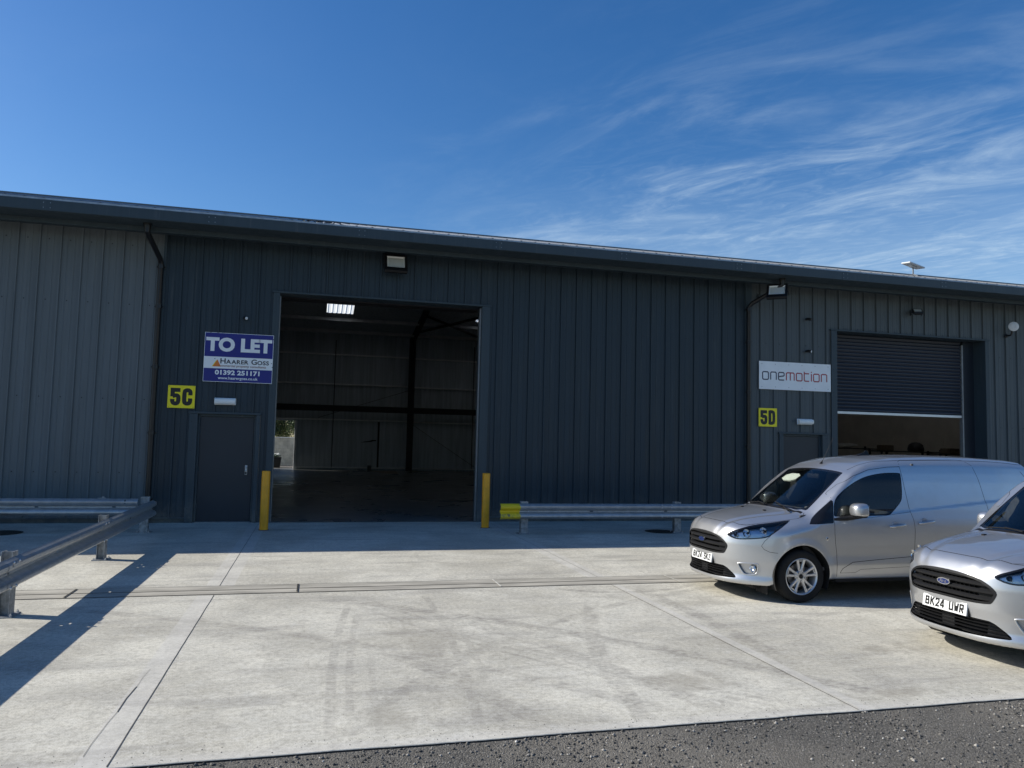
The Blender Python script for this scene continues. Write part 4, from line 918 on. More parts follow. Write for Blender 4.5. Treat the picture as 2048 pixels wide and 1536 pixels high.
bolts(S, Matrix.Translation((0, -10.5, 0)) @ Matrix(((0, -1, 0, -.083), (1, 0, 0, 0), (0, 0, 1, Z0), (0, 0, 0, 1))) , [(y+dy, z, .087) for y in (12.3, 8.8) for dy, z in ((-.05, .285), (.10, .285), (.05, .04), (-.1, .04))])
# barrier along the grey wall on the left
Lb = empty('crash_barrier', (-6.5, 15.93, 0), 0, 'galvanised crash barrier standing along the grey wall at the far left', 'barrier')
w_beam(Lb, Matrix.Translation((-8, .0, .335)), 8+3.32, [(8+x, .06, .156) for x in (1.6, -1.0, 2.9)]+[(11.1, .03, .285), (11.1, .03, .235)])
for x in (3.42, .35, -3.4, -7.2): i_post(Lb, Matrix.Translation((x, .06, 0)), .675)
b = MB(); b.box((2.60, .01, .64), (2.75, .06, .66), .003); b.box((2.68, .02, .655), (2.72, .05, .685), .003); b.build('clamp', M_galvpost, Lb)
# barrier right of the doorway with a yellow end
Rb = empty('crash_barrier', (7.0, 15.25, 0), 0, 'galvanised crash barrier with a yellow end against the dark wall right of the doorway', 'barrier')
w_beam(Rb, Matrix.Translation((4.14-7.0, 0, .315)), 5.9, [(x-4.14, .07, .156) for x in (5.72, 7.42)])
bolts(Rb, Matrix.Translation((-7, 0, .315)), [(x, z, .085) for x in (7.30, 7.52) for z in (.04, .285, .23)]+[(4.34, .156, .0)])
M_yb = NT('barrier_yellow'); _v = M_yb.noise(7, 6, .7, 1.2); _s = M_yb.node('ShaderNodeSeparateXYZ'); M_yb.l.new(M_yb.coord(), _s.inputs[0])
_w = M_yb.math('MULTIPLY', M_yb.rng(_v, .46, .62), M_yb.math('MULTIPLY', M_yb.rng(_s.outputs[2], .44, .41), M_yb.rng(_s.outputs[2], .345, .375)))
M_yb.set(Base_Color=M_yb.mix(_w, (.80, .60, .02), (.20, .17, .10)), Roughness=.45)
w_beam(Rb, Matrix.Translation((3.735-7.0, -.001, .313)), .42, [], thick=.010, name='end_cap', mats=M_yb.m)
for x in (4.27, 7.73, 11.2): i_post(Rb, Matrix.Translation((x-7, .045, 0)), .665)
# ------------------------------------------------------------------ things stored inside the right-hand unit
M_wood = pmat('pallet_wood', (.10, .075, .05), .8, 0, .3, 8); M_card = pmat('cardboard', (.12, .09, .06), .8, 0, .2, 5)
for i, (y, z1, lab) in enumerate(((24.6, 1.86, 'dark steel storage rack inside the right-hand unit, nearest the shutter'), (28.0, 1.92, 'dark steel storage rack in the middle of the right-hand unit'), (31.4, 2.0, 'dark steel storage rack deepest inside the right-hand unit'))):
    o = empty('storage_rack', (24.9, y, .002), 0, lab, 'rack', 'storage racks inside the right-hand unit')
    for sx in (-.45, .45):
        for sy in (-1.55, 1.55): b = MB(); b.box((sx-.035, sy-.035, 0), (sx+.035, sy+.035, z1), .004); b.build('upright', M_steel, o)
    for z in (.45, 1.1, z1-.14): b = MB(); b.box((-.5, -1.6, z), (.5, 1.6, z+.05), .004); b.build('shelf', M_steel, o)
def crate(x, y, z, w, h, m, label):
    b = MB(); b.box((x-w/2, y-w/2, z), (x+w/2, y+w/2, z+h), .02); b.box((x-w/2-.01, y-.03, z+.01), (x+w/2+.01, y+.03, z+h+.004), .002); tag(b.build('box', m), label, 'box')
crate(24.9, 25.5, 1.77, .5, .22, M_card, 'brown box on top of the rack nearest the shutter, toward its far end'); crate(24.9, 24.3, 1.77, .4, .17, M_steel, 'small dark box on top of the rack nearest the shutter'); crate(24.9, 29.1, 1.83, .5, .25, M_card, 'brown box on top of the middle rack inside the right-hand unit')
b = MB(); b.lathe([(.30, 0), (.33, .1), (.28, .28), (.15, .38), (0, .40)], Matrix.Translation((24.9, 27.3, 1.83)), 20); tag(b.build('dust_sheet_bundle', M_steel, smooth=50), 'dark domed bundle on top of the middle rack inside the right-hand unit', 'bundle')
b = MB(); 
for i in range(9): b.lathe([(.0, -.02), (.30, 0), (.22, .10), (0, .14)], Matrix.Translation((24.9+random.uniform(-.15, .15), 31.9+.16*i-.6, 1.91+random.uniform(0, .1))) , 10)
tag(b.build('plastic_sheeting', pmat('plastic_sheet', (.5, .49, .45), .5), smooth=40), 'crumpled pale plastic sheeting heaped on the deepest rack inside the right-hand unit', 'sheeting')
# ------------------------------------------------------------------ vans
def silver():
    t = NT('silver_paint'); d = t.noise(3.5, 5, .65, .5)
    t.set(Base_Color=t.mix(t.rng(d, .35, .7, 0, .35), (.56, .565, .575), (.51, .51, .508)), Metallic=.80, Roughness=t.rng(d, .3, .7, .34, .40))
    t.p.inputs['Coat Weight'].default_value = 1.; t.p.inputs['Coat Roughness'].default_value = .02; return t.m
V_paint = silver()
V_trim = pmat('black_trim', (.010, .010, .011), .5, 0, .1, 20, spec=.3); V_frit = pmat('glass_border', (.008, .008, .009), .12); V_gap = pmat('panel_gap', (.01, .01, .01), .7); V_under = pmat('underbody', (.008, .008, .008), .85)
V_chrome = pmat('chrome', (.75, .76, .77), .12, 1, .02); V_refl = pmat('lamp_bowl', (.90, .91, .92), .12, 1, .03, bump=.6, bscale=70.); V_lampin = pmat('lamp_housing', (.70, .71, .73), .25, .7, .1, bump=.5, bscale=45.); V_seat = pmat('seat_cloth', (.06, .062, .068), .85, 0, .2, 30); V_dash = pmat('dashboard', (.05, .05, .052), .7)
V_lining = pmat('headlining', (.45, .45, .43), .8); V_dark = pmat('bulkhead_panel', (.10, .10, .105), .8); V_tyre = pmat('tyre_rubber', (.007, .007, .007), .9, 0, .2, 12, .2, 60); V_alloy = pmat('alloy', (.62, .625, .63), .32, .7, .06); V_disc = pmat('brake_disc', (.25, .24, .23), .4, .9, .1); V_badge = pmat('badge_blue', (.012, .024, .11), .3)
V_plate = pmat('plate_white', (.78, .78, .76), .35, 0, .02); V_orange = pmat('orange_strap', (.35, .13, .01), .7); V_tail = pmat('tail_lamp_red', (.35, .01, .01), .15)
def glass(name, tint, ior=1.5, rough=0.):
    t = NT(name); g = t.node('ShaderNodeBsdfGlossy'); g.inputs['Roughness'].default_value = rough; tr = t.node('ShaderNodeBsdfTransparent'); tr.inputs[0].default_value = (*tint, 1)
    fr = t.node('ShaderNodeFresnel'); fr.inputs[0].default_value = ior; m = t.node('ShaderNodeMixShader'); t.l.new(fr.outputs[0], m.inputs[0]); t.l.new(tr.outputs[0], m.inputs[1]); t.l.new(g.outputs[0], m.inputs[2]); t.l.new(m.outputs[0], t.out.inputs[0]); return t.m
V_glass = glass('windscreen_glass', (.88, .92, .88), 1.55); V_side = glass('side_glass', (.30, .33, .33), 1.6); V_clear = glass('lamp_lens', (.88, .9, .92), 1.45)
sk = Skin(.025)
def mirror_poly(p): p = [tuple(q) for q in p]; return p+[(-x, y) for x, y in p[::-1] if abs(x) > 1e-6]
def g_poly(proj, poly):
    poly = np.array(poly, float); return lambda P: polyd(proj(P), poly)
side_uv = lambda P: np.stack([P[:, 0], P[:, 2]], 1); front_uv = lambda P: np.stack([P[:, 1], P[:, 2]], 1); lamp_uv = lambda P: np.stack([(P[:, 0]+np.abs(P[:, 1]))/math.sqrt(2), P[:, 2]], 1)
def ws_uv(P):
    l = np.abs(P[:, 1]); s = P[:, 0]; return np.stack([P[:, 1], s-.11*(1-.5*sm((s-1.1)/.7))*(l/.68)**2*sm((s-.3)/.5)], 1)
# wheel arches
for cx, cz in WCEN: sk.region('arch', lambda P: np.hypot(P[:, 0]-cx, P[:, 2]-cz)-.388, lambda C: (np.abs(C[:, 1]) > .62) & (np.abs(C[:, 0]-cx) < .5) & (C[:, 2] < .9))
ws = chaikin(mirror_poly([(0, .955), (.35, .962), (.655, .995), (.675, 1.03), (.60, 1.66), (.585, 1.685), (.3, 1.695), (0, 1.70)]), 1)
sk.region('windscreen', g_poly(ws_uv, ws), lambda C: (C[:, 0] > .85) & (C[:, 0] < 1.95) & (C[:, 2] > 1.05) & (np.abs(C[:, 1]) < .76), .035)
win = chaikin([(1.362, 1.058), (1.364, 1.07), (1.395, 1.265), (1.55, 1.39), (1.73, 1.49), (1.94, 1.572), (2.21, 1.618), (2.475, 1.622), (2.49, 1.60), (2.44, 1.29), (2.38, 1.22), (2.23, 1.10), (2.18, 1.078), (1.93, 1.07)], 2)
sk.region('side_window', g_poly(side_uv, win), lambda C: (np.abs(C[:, 1]) > .6) & (C[:, 0] > 1.2) & (C[:, 0] < 2.7) & (C[:, 2] > .95), .020)
tri = chaikin([(1.0, .962), (1.03, .978), (1.36, 1.255), (1.388, 1.275), (1.372, 1.15), (1.352, 1.06), (1.345, .985), (1.33, .98)], 1)
sk.region('quarter_trim', g_poly(side_uv, tri), lambda C: (np.abs(C[:, 1]) > .6) & (C[:, 0] > .9) & (C[:, 0] < 1.5) & (C[:, 2] > .9))
hl = chaikin([(.385, .803), (.44, .838), (.545, .878), (.71, .938), (.93, .972), (1.10, 1.004), (1.115, .998), (1.035, .905), (.97, .85), (.925, .812), (.87, .79), (.775, .775), (.60, .755), (.50, .757)], 1)
sk.region('headlamp', g_poly(lamp_uv, hl), lambda C: (C[:, 0] < 1.0) & (C[:, 2] > .68) & (C[:, 2] < 1.05) & (np.abs(C[:, 1]) > .36), .014)
gr = chaikin(mirror_poly([(0, .806), (.20, .80), (.36, .778), (.455, .732), (.505, .683), (.512, .655), (.475, .575), (.45, .560), (.30, .550), (0, .552)]), 1)
sk.region('grille', g_poly(front_uv, gr), lambda C: (C[:, 0] < .35) & (C[:, 2] < .9) & (C[:, 2] > .5), .022)
ik = chaikin(mirror_poly([(0, .415), (.40, .412), (.46, .405), (.545, .335), (.60, .283), (.57, .272), (.30, .262), (0, .258)]), 1)
sk.region('intake', g_poly(front_uv, ik), lambda C: (C[:, 0] < .4) & (C[:, 2] < .45) & (C[:, 2] > .22))
fg = chaikin([(.545, .455), (.57, .466), (.78, .474), (.80, .462), (.785, .36), (.75, .335), (.66, .325), (.615, .34)], 1)
sk.region('fog_recess', g_poly(lamp_uv, fg), lambda C: (C[:, 0] < .6) & (C[:, 2] < .55) & (C[:, 2] > .25) & (np.abs(C[:, 1]) > .4))
tl = chaikin([(4.66, .95), (4.66, 1.45), (4.72, 1.55), (4.9, 1.55), (4.9, .95)], 1)
sk.region('tail_lamp', g_poly(side_uv, tl), lambda C: (C[:, 0] > 4.5) & (np.abs(C[:, 1]) > .70))
def np_obj(name, V, F_, mats, parent, N=None, mi=None, smooth=True):
    me = bpy.data.meshes.new(name); me.from_pydata([tuple(v) for v in V.tolist()], [], [tuple(int(i) for i in f) for f in F_])
    for m in (mats if isinstance(mats, (list, tuple)) else [mats]): me.materials.append(m)
    if mi is not None: me.polygons.foreach_set('material_index', np.array(mi, np.int32))
    me.polygons.foreach_set('use_smooth', [smooth]*len(me.polygons)); me.update()
    if N is not None: me.normals_split_custom_set_from_vertices([tuple(n) for n in N.tolist()])
    o = bpy.data.objects.new(name, me); col.objects.link(o)
    if parent is not None: o.parent = parent
    return o
FLIP = np.array([1, 1, 1.])
def part(names, off_, name, mats, parent, side=0, wall=0., wallk=None):
    P, T, N, mi = sk.sub(names, off_)
    if side:
        c = P[T].mean(1)[:, 1]*side > 0; T = T[c]; mi = [m for m, q in zip(mi, c) if q]; u, inv = np.unique(T, return_inverse=True); P = P[u]; N = N[u]; T = inv.reshape(-1, 3)
    o = np_obj(name, P, T, mats, parent, N, mi)
    return o
def side_wall(names, d0, d1, name, m, parent, side=0):
    V, Q = sk.wall(names, d0, d1)
    if side: Q = [q for q in Q if V[q[0]][1]*side > 0]
    return np_obj(name, V, Q, m, parent, smooth=False)
def surf(pts_uv, kind, y0):
    """points on the body: kind side (s, z), front (l, z), top (s, l)"""
    out = []
    for p in pts_uv:
        if kind == 'side': o_ = np.array([p[0], y0*1.4, p[1]]); d = np.array([0, -np.sign(y0), 0.])
        elif kind == 'front': o_ = np.array([-.5, p[0], p[1]]); d = np.array([1., 0, 0])
        else: o_ = np.array([p[0], p[1], 2.4]); d = np.array([0, 0, -1.])
        t = np.arange(0, 2.2, .004); Q = o_+t[:, None]*d; f = F(Q); k = int(np.argmax(f < 0)); 
        if f[k] >= 0: continue
        a, b_ = f[k-1], f[k]; out.append(o_+(t[k-1]+(t[k]-t[k-1])*a/(a-b_))*d)
    return np.array(out)
def seam(b, pts, kind, y0=1., w=.006, k=0, lift=.0006, n=14, closed=False):
    p = np.array(pts, float); q = []
    for i in range(len(p)-1):
        m = max(1, int(np.linalg.norm(p[i+1]-p[i])/.03)); q += [p[i]+(p[i+1]-p[i])*j/m for j in range(m)]
    q.append(p[-1]); S_ = surf(q, kind, y0)
    if len(S_) < 2: return
    N = nrm(S_); Tn = np.gradient(S_, axis=0); Tn /= np.linalg.norm(Tn, axis=1)[:, None]+1e-9; Sd = np.cross(N, Tn); n_ = len(S_)
    b.add(np.concatenate([S_+Sd*w/2+N*lift, S_-Sd*w/2+N*lift]), [(i, i+1, n_+i+1, n_+i) for i in range(n_-1)], k)
def make_van(label, plate, pos, rz):
    v = empty('van', pos, rz, label, 'van', 'silver vans parked nose-left in front of the right-hand unit')
    body = part(['paint'], 0, 'body', V_paint, v)
    side_wall(['windscreen', 'windscreen_rim', 'side_window', 'side_window_rim', 'headlamp', 'headlamp_rim', 'grille', 'grille_rim', 'intake', 'fog_recess'], 0, .022, 'opening_edge', V_trim, body)
    side_wall(['arch', 'arch'], 0, .03, 'arch_lip', V_under, body)
    part(['windscreen', 'windscreen_rim'], .004, 'windscreen', [V_glass, V_frit], v)
    for sd in (-1, 1):
        part(['side_window', 'side_window_rim'], .004, 'side_window', [V_side, V_frit], v, sd); part(['quarter_trim'], .002, 'quarter_trim', V_frit, v, sd)
        h = part(['headlamp', 'headlamp_rim'], .002, 'headlight', [V_clear, V_frit], v, sd)
        part(['headlamp', 'headlamp_rim'], .045, 'lamp_housing', [V_lampin, V_frit], h, sd)
        b = MB()
        for u, z, r in ((.66, .845, .052), (.86, .880, .056), (.52, .815, .026)):
            S_ = None
            for l in np.arange(.35, .9, .004):
                q = np.array([[u*math.sqrt(2)-l, l*sd, z]])
                if F(q)[0] > 0 and l > .4 and q[0, 0] < .8: S_ = q[0]; break
            if S_ is None: continue
            n_ = nrm(S_[None])[0]; dr = Vector((-1, .35*sd, .05)).normalized(); c = Vector(S_)-Vector(n_)*.026
            M = Mx(c, Vector((0, 0, 1)).cross(dr), (0, 0, 1)); 
            if (M.to_3x3() @ Vector((0, 0, 1))).dot(dr) < 0: M = Mx(c, Vector((0, 0, 1)).cross(dr)*-1, (0, 0, 1))
            b.lathe([(r, .018), (r*.96, .012), (r*.8, -.008), (r*.5, -.026), (r*.2, -.034), (0, -.035)], M, 24, 0); b.lathe([(.012, -.03), (.013, .0), (.008, .010), (0, .012)], M, 12, 1)
        b.build('reflector', [V_refl, V_frit], h, smooth=60)
        part(['fog_recess'], .035, 'fog_lamp_recess', V_trim if False else V_paint, v, sd)
        f0 = surf([(.64*sd, .405)], 'front', 1)[0] if True else None
        l0 = .722; s0 = None
        S_ = surf([(l0*sd, .405)], 'front', 1); c = Vector(S_[0])+Vector((.022, -.008*sd, 0)); dr = Vector((-1, .45*sd, 0)).normalized(); M = Mx(c, Vector((0, 0, 1)).cross(dr), (0, 0, 1))
        if (M.to_3x3() @ Vector((0, 0, 1))).dot(dr) < 0: M = Mx(c, Vector((0, 0, 1)).cross(dr)*-1, (0, 0, 1))
        b = MB(); b.lathe([(.044, -.01), (.046, .008), (.040, .014), (.036, .006)], M, 24, 0); b.lathe([(.036, .006), (.03, -.005), (0, -.012)], M, 24, 1); b.lathe([(.012, -.01), (.012, .004), (0, .008)], M, 10, 0)
        b.build('fog_lamp', [V_chrome, V_refl], v, smooth=50)
        q = []
        for u_, z_ in [tuple(p_) for p_ in fg]+[tuple(fg[0])]:
            ls_ = np.arange(.35, .9, .002); C_ = np.stack([u_*math.sqrt(2)-ls_, ls_*sd, np.full(len(ls_), z_)], 1); f_ = F(C_); k_ = np.nonzero((f_[:-1] < 0) != (f_[1:] < 0))[0]
            if len(k_): q.append(C_[k_[0]])
        if len(q) > 4: b = MB(); b.tube([tuple(p_) for p_ in q], .009, 8); b.build('fog_surround', V_paint, v, smooth=60)
        part(['tail_lamp'], .001, 'tail_light', V_tail, v, sd)
    # grille: frame, slats, badge
    g = part(['grille_rim'], -.002, 'grille', V_trim, v); part(['grille'], .075, 'grille_backing', V_under, g)
    def bars(zs, hw, hgt, dep, parent, name, back=.018, tilt=.0):
        b = MB()
        for z in zs:
            w_ = hw(z); ls = np.linspace(-w_, w_, 25); a = []
            for l in ls:
                s_ = float(NB(z))+.573*(abs(l)/.9)**3.35; nx = Vector((-1, 1.9*abs(l/.9)**2.35/.9*.573*3.35/1.9*np.sign(l)*1.0, 0)).normalized(); a.append((s_, l, nx))
            prof = [(back, -hgt/2), (back-.010, -hgt*.30), (back-.012, hgt*.15), (back+.008, hgt/2), (back+dep, hgt/2-.003), (back+dep, -hgt/2)]
            V = [Vector((s_, l, z))-nx*d_+Vector((0, 0, dz)) for s_, l, nx in a for d_, dz in prof]; m = len(prof)
            b.add(V, [(i*m+j, i*m+(j+1) % m, (i+1)*m+(j+1) % m, (i+1)*m+j) for i in range(24) for j in range(m)])
        return b.build(name, V_trim, parent, smooth=35, split=True)
    def ghw(z): return float(np.interp(z, [.55, .575, .655, .683, .732, .778, .806], [.44, .472, .505, .50, .45, .355, .1]))-.004
    bars((.600, .664, .726, .780), ghw, .040, .045, g, 'slat')
    b = MB()
    for z in np.arange(.568, .80, .0125):
        for l in (): pass
    for l in np.arange(-.48, .481, .048):   # short uprights between the slats
        zt = .80-.2*max(0, abs(l)-.3)*1.2; zb_2 = .56+.3*max(0, abs(l)-.43)
        if abs(l) > .45: zt = .70; zb_2 = .61
        s_ = .573*(abs(l)/.9)**3.35+.05; b.box((s_, l-.003, zb_2), (s_+.02, l+.003, zt))
    b.build('mesh', V_trim, g)
    for sd in (-1, 1):   # solid end pieces of the slats
        P_ = [(.33, .66), (.37, .735), (.44, .715), (.487, .672), (.455, .59), (.40, .572), (.34, .585)]
        pts = surf([(l*sd, z) for l, z in P_], 'front', 1)+np.array([.045, 0, 0]); b = MB(); b.add(pts, [tuple(range(len(pts))) if sd < 0 else tuple(range(len(pts)))[::-1]]); b.build('end_blank', V_trim, g)
    s_b = -.002; b = MB(); M = Mx((s_b-.004, 0, .690), (0, -1, 0), (0, 0, 1)) ; el = lambda a, c_: [(a*math.cos(2*math.pi*i/40), c_*math.sin(2*math.pi*i/40)) for i in range(40)]
    b.prism(el(.076, .031), M, -.022, .0, 0); b.prism(el(.067, .0235), M, 0, .0015, 1)
    for i, (st, w_) in enumerate((([(-.040, .012), (-.028, .016), (-.012, .014), (-.006, .012)], .003), ([(-.026, .015), (-.032, -.004), (-.040, -.011), (-.047, -.008)], .0035), ([(-.036, .001), (-.024, .003)], .003), ([(-.018, .002), (-.022, -.006), (-.016, -.011), (-.009, -.006), (-.011, .002), (-.018, .0025)], .003), ([(-.002, .003), (-.005, -.010)], .0032), ([(-.004, -.004), (.004, .003), (.009, .002)], .003), ([(.026, .003), (.018, .001), (.015, -.007), (.020, -.010), (.028, -.004)], .003), ([(.036, .016), (.030, .0), (.027, -.009), (.034, -.010), (.040, -.005)], .0032))):
        V, F_ = ribbon(rr(st, 1) if len(st) > 2 else st, w_); b.add([M @ Vector((x, y, .0018+.0002*i)) for x, y in V], [f[::-1] for f in F_], 0)
    b.build('badge', [V_chrome, V_badge], v, smooth=30)
    # lower intake
    part(['intake'], .10, 'intake_backing', V_under, v)
    lg = bars((.285, .315, .345, .375, .402), lambda z: float(np.interp(z, [.26, .283, .335, .405], [.50, .59, .54, .455])), .011, .03, v, 'lower_grille', .016)
    b = MB(); b.box((.045, -.075, .262), (.07, .075, .415), .005); 
    for sd in (-1, 1): 
        pts = surf([(.40*sd, .272), (.56*sd, .278), (.52*sd, .33), (.44*sd, .405), (.405*sd, .405)], 'front', 1)+np.array([.038, 0, 0]); b.add(pts, [tuple(range(5)) if sd < 0 else tuple(range(5))[::-1]])
    b.build('radar_panel', V_trim, lg, split=True)
    # number plate
    b = MB(); M = Mx((.0, 0, .472), (0, -1, 0), (0, 0, 1)) @ Matrix.Rotation(R(-8), 4, 'X')
    b.prism([(-.26, -.056), (.26, -.056), (.26, .056), (-.26, .056)], M, -.014, 0, 0); b.prism([(-.268, -.062), (.268, -.062), (.268, .062), (-.268, .062)], M, -.03, -.0145, 1)
    plate_text(b, plate, .079, .455, M, 2); b.build('number_plate', [V_plate, V_trim, M_letter], v)
    # shut lines
    b = MB()
    for sd in (-1, 1):
        dl = [(1.392, 1.335), (1.385, 1.25), (1.362, 1.10), (1.352, .98), (1.352, .86), (1.365, .74), (1.39, .60), (1.392, .29)]
        seam(b, dl, 'side', sd); seam(b, [(1.392, 1.335), (1.42, 1.36), (1.555, 1.46), (1.75, 1.57), (2.0, 1.652), (2.3, 1.69), (2.50, 1.70)], 'side', sd)
        dr = [(2.50, 1.70), (2.50, 1.44), (2.51, 1.22), (2.52, 1.11), (2.545, 1.02), (2.555, .90), (2.555, .53), (2.53, .29)]; seam(b, dr, 'side', sd)
        seam(b, [(2.50, 1.70), (2.535, 1.765), (2.60, 1.785), (3.50, 1.805), (3.60, 1.795), (3.68, 1.73), (3.72, 1.55), (3.76, 1.20), (3.77, 1.08), (3.73, .98), (3.62, .90), (3.53, .78), (3.49, .60), (3.48, .29)], 'side', sd)
        seam(b, [(1.38, 1.028), (1.9, 1.048), (2.515, 1.120)], 'side', sd, .004)
        seam(b, [(1.44, .36), (1.475, .415), (1.62, .492), (1.9, .512), (2.555, .552), (3.45, .585)], 'side', sd, .007); seam(b, [(1.44, .36), (1.66, .362), (1.74, .40), (2.55, .425), (3.4, .45)], 'side', sd, .004)
        seam(b, [(.785, .990), (.60, .93), (.50, .84), (.42, .755), (.385, .695), (.41, .655), (.47, .625), (.56, .616)], 'side', sd, .005)
        seam(b, [(4.50, 1.66), (4.58, 1.55), (4.62, 1.3), (4.62, .7)], 'side', sd, .008)
        seam(b, [(.24, .53*sd), (.175, .33*sd), (.162, .15*sd), (.160, 0)], 'top', w=.008); seam(b, [(.24, .53*sd), (.30, .605*sd), (.65, .69*sd), (.93, .738*sd), (1.02, .722*sd), (1.075, .675*sd)], 'top', w=.006)
        seam(b, [(.385, .645*sd), (.24, .53*sd)], 'top', w=.005)
        seam(b, [(1.79, .585*sd), (2.05, .60*sd), (2.4, .62*sd), (4.5, .62*sd), (4.7, .60*sd)], 'top', w=.010)
    b.build('panel_gap', V_gap, body)
    # door handles, rear door handle, filler lock, side details
    for s_, z in ((2.285, .948), (2.735, .990)):
        for sd in (-1, 1):
            S_ = surf([(s_, z)], 'side', sd)[0]; y = S_[1]; b = MB()
            b.lathe([(.052, -.004*1), (.05, .002), (.03, -.001), (0, -.002)], Mx((s_-.03, y, z), (1, 0, 0), (0, 0, 1) if sd < 0 else (0, 0, -1)), 20)
            o_ = sd*.034; pts = [(s_-.115, y+sd*.004, z-.016), (s_-.095, y+o_*.75, z-.012), (s_-.03, y+o_, z-.003), (s_+.05, y+o_, z+.006), (s_+.095, y+o_*.8, z+.010), (s_+.112, y+sd*.003, z+.012)]
            b.tube(pts, [.013, .018, .019, .019, .018, .013], 12); 
            b.build('door_handle', V_paint, v, smooth=60)
    for sd in (-1, 1):
        S_ = surf([(1.243, .79)], 'side', sd)[0]; b = MB(); b.lathe([(.020, -.002), (.019, .006), (.010, .009), (0, .009)], Mx(S_, (1, 0, 0), (0, 0, 1) if sd < 0 else (0, 0, -1)), 18, 0); b.lathe([(.009, .0095), (0, .010)], Mx(S_, (1, 0, 0), (0, 0, 1) if sd < 0 else (0, 0, -1)), 12, 1)
        b.build('side_repeater', [V_chrome, V_trim], v, smooth=40)
    # door mirrors
    for sd in (-1, 1):
        m = empty('door_mirror', (1.655, sd*.885, 1.05)); m.parent = v
        def shell(cx, cy, cz, a, bb, c_, zlo, zhi, n=22):
            V = []; F_ = []; zs = np.linspace(zlo, zhi, n)
            for z in zs:
                k = max(0., 1-abs((z-cz)/c_)**2.8)**(1/2.8)
                for j in range(n*2):
                    t_ = 2*math.pi*j/(n*2); cx_, sx_ = math.cos(t_), math.sin(t_); x = a*np.sign(cx_)*abs(cx_)**.8*k; y = bb*np.sign(sx_)*abs(sx_)**.72*(k**.8 if k > 0 else 0)
                    if x > 0: x = min(x, a*.30)
                    V.append((cx+x-.02*(y*sd/bb), cy+y, z))
            c = n*2; F_ = [(i*c+j, i*c+(j+1) % c, (i+1)*c+(j+1) % c, (i+1)*c+j) for i in range(n-1) for j in range(c)]+[tuple(range(c))[::-1], tuple((n-1)*c+j for j in range(c))]
            return V, F_
        b = MB(); b.add(*shell(.0, .128*sd, .100, .135, .125, .095, .040, .1945)); b.build('mirror_cap', V_paint, m, smooth=60)
        b = MB(); b.add(*shell(.0, .128*sd, .100, .131, .121, .091, .012, .0398, 10)); b.tube([(-.30, .0*sd, -.025), (-.12, .02*sd, -.005), (-.02, .08*sd, .018), (.0, .16*sd, .035)], [.018, .032, .030, .028], 12); b.build('mirror_base', V_trim, m, smooth=60)
        b = MB(); b.box((.039, (.128-.1)*sd, .04), (.043, (.128+.1)*sd, .17), .001); b.build('mirror_glass', V_chrome, m)
    # wheels
    for wi, (cx, cz) in enumerate(WCEN):
        for sd in (-1, 1):
            w = empty('wheel', (cx, sd*.79, .325)); w.parent = v
            M0 = Mx((0, 0, 0), (1, 0, 0), (0, 0, 1) if sd < 0 else (0, 0, -1))   # local z = outwards
            b = MB(); pr2 = [(.222, -.085), (.235, -.098), (.285, -.104), (.312, -.092), (.323, -.07), (.3255, -.04), (.3255, -.002), (.3255, .002), (.3255, .04), (.323, .07), (.312, .092), (.285, .104), (.236, .100), (.222, .088)]
            b.lathe(pr2, M0, 72)
            for zz in (-.045, -.015, .015, .045): b.lathe([(.3262, zz-.004), (.3262, zz+.004)], M0, 72, 1)
            for i in range(64):
                a = 2*math.pi*i/64
                for z0, z1 in ((.055, .090), (-.090, -.055)):
                    c_, s_ = math.cos(a), math.sin(a); ra, rb = (.3245, .3135) if z0 > 0 else (.3135, .3245)
                    b.add([M0 @ Vector((r_*math.cos(a+da), r_*math.sin(a+da), z_)) for r_, z_, da in ((ra+.003, z0, 0), (ra+.003, z0, .025), (rb+.003, z1, .025), (rb+.003, z1, 0))], [(0, 1, 2, 3)], 1)
            b.build('tyre', [V_tyre, V_under], w, smooth=50)
            b = MB(); b.lathe([(.224, .086), (.226, .093), (.221, .096), (.212, .090), (.206, .080), (.200, .05), (.198, -.08), (.224, -.086)], M0, 64, 0)
            b.lathe([(.198, -.03), (.0, -.03)], M0, 40, 2); b.lathe([(.145, .0), (.145, .008), (.06, .008), (.06, .0)], M0, 40, 1)
            def spoke(a0, a1, r0, r1, w0, w1, h0, h1):
                n = 7; V = []
                for i in range(n):
                    t_ = i/(n-1); r_ = r0+(r1-r0)*t_; a = a0+(a1-a0)*(t_**.8); ww = w0+(w1-w0)*t_+.0035*abs(2*t_-1)**3; hh = h0+(h1-h0)*t_-.006*math.sin(math.pi*t_)
                    c_ = Vector((math.cos(a), math.sin(a), 0)); q = Vector((-math.sin(a), math.cos(a), 0))
                    for dx, dz in ((-1, -.03), (-1, -.006), (-.72, 0), (.72, 0), (1, -.006), (1, -.03)): V.append(M0 @ (c_*r_+q*ww*dx+Vector((0, 0, hh+dz))))
                b.add(V, [(i*6+j, i*6+(j+1) % 6, (i+1)*6+(j+1) % 6, (i+1)*6+j) for i in range(n-1) for j in range(6)], 0)
            for i in range(5):
                a = math.pi/2+2*math.pi*i/5+(.0)
                for s_ in (-1, 1): spoke(a+s_*.20, a+s_*.235, .048, .208, .0155, .0145, .078, .088)
                b.prism([(.198*math.cos(a+q), .198*math.sin(a+q)) for q in (-.21, -.07, .07, .21)]+[(.185*math.cos(a+q), .185*math.sin(a+q)) for q in (.12, -.12)], M0, .055, .082, 0)
            b.lathe([(.074, .035), (.074, .070), (.066, .079), (.036, .080), (.031, .072), (.030, .074), (.0, .078)], M0, 30, 0); b.lathe([(.028, .0765), (.026, .0815), (0, .083)], M0, 20, 3)
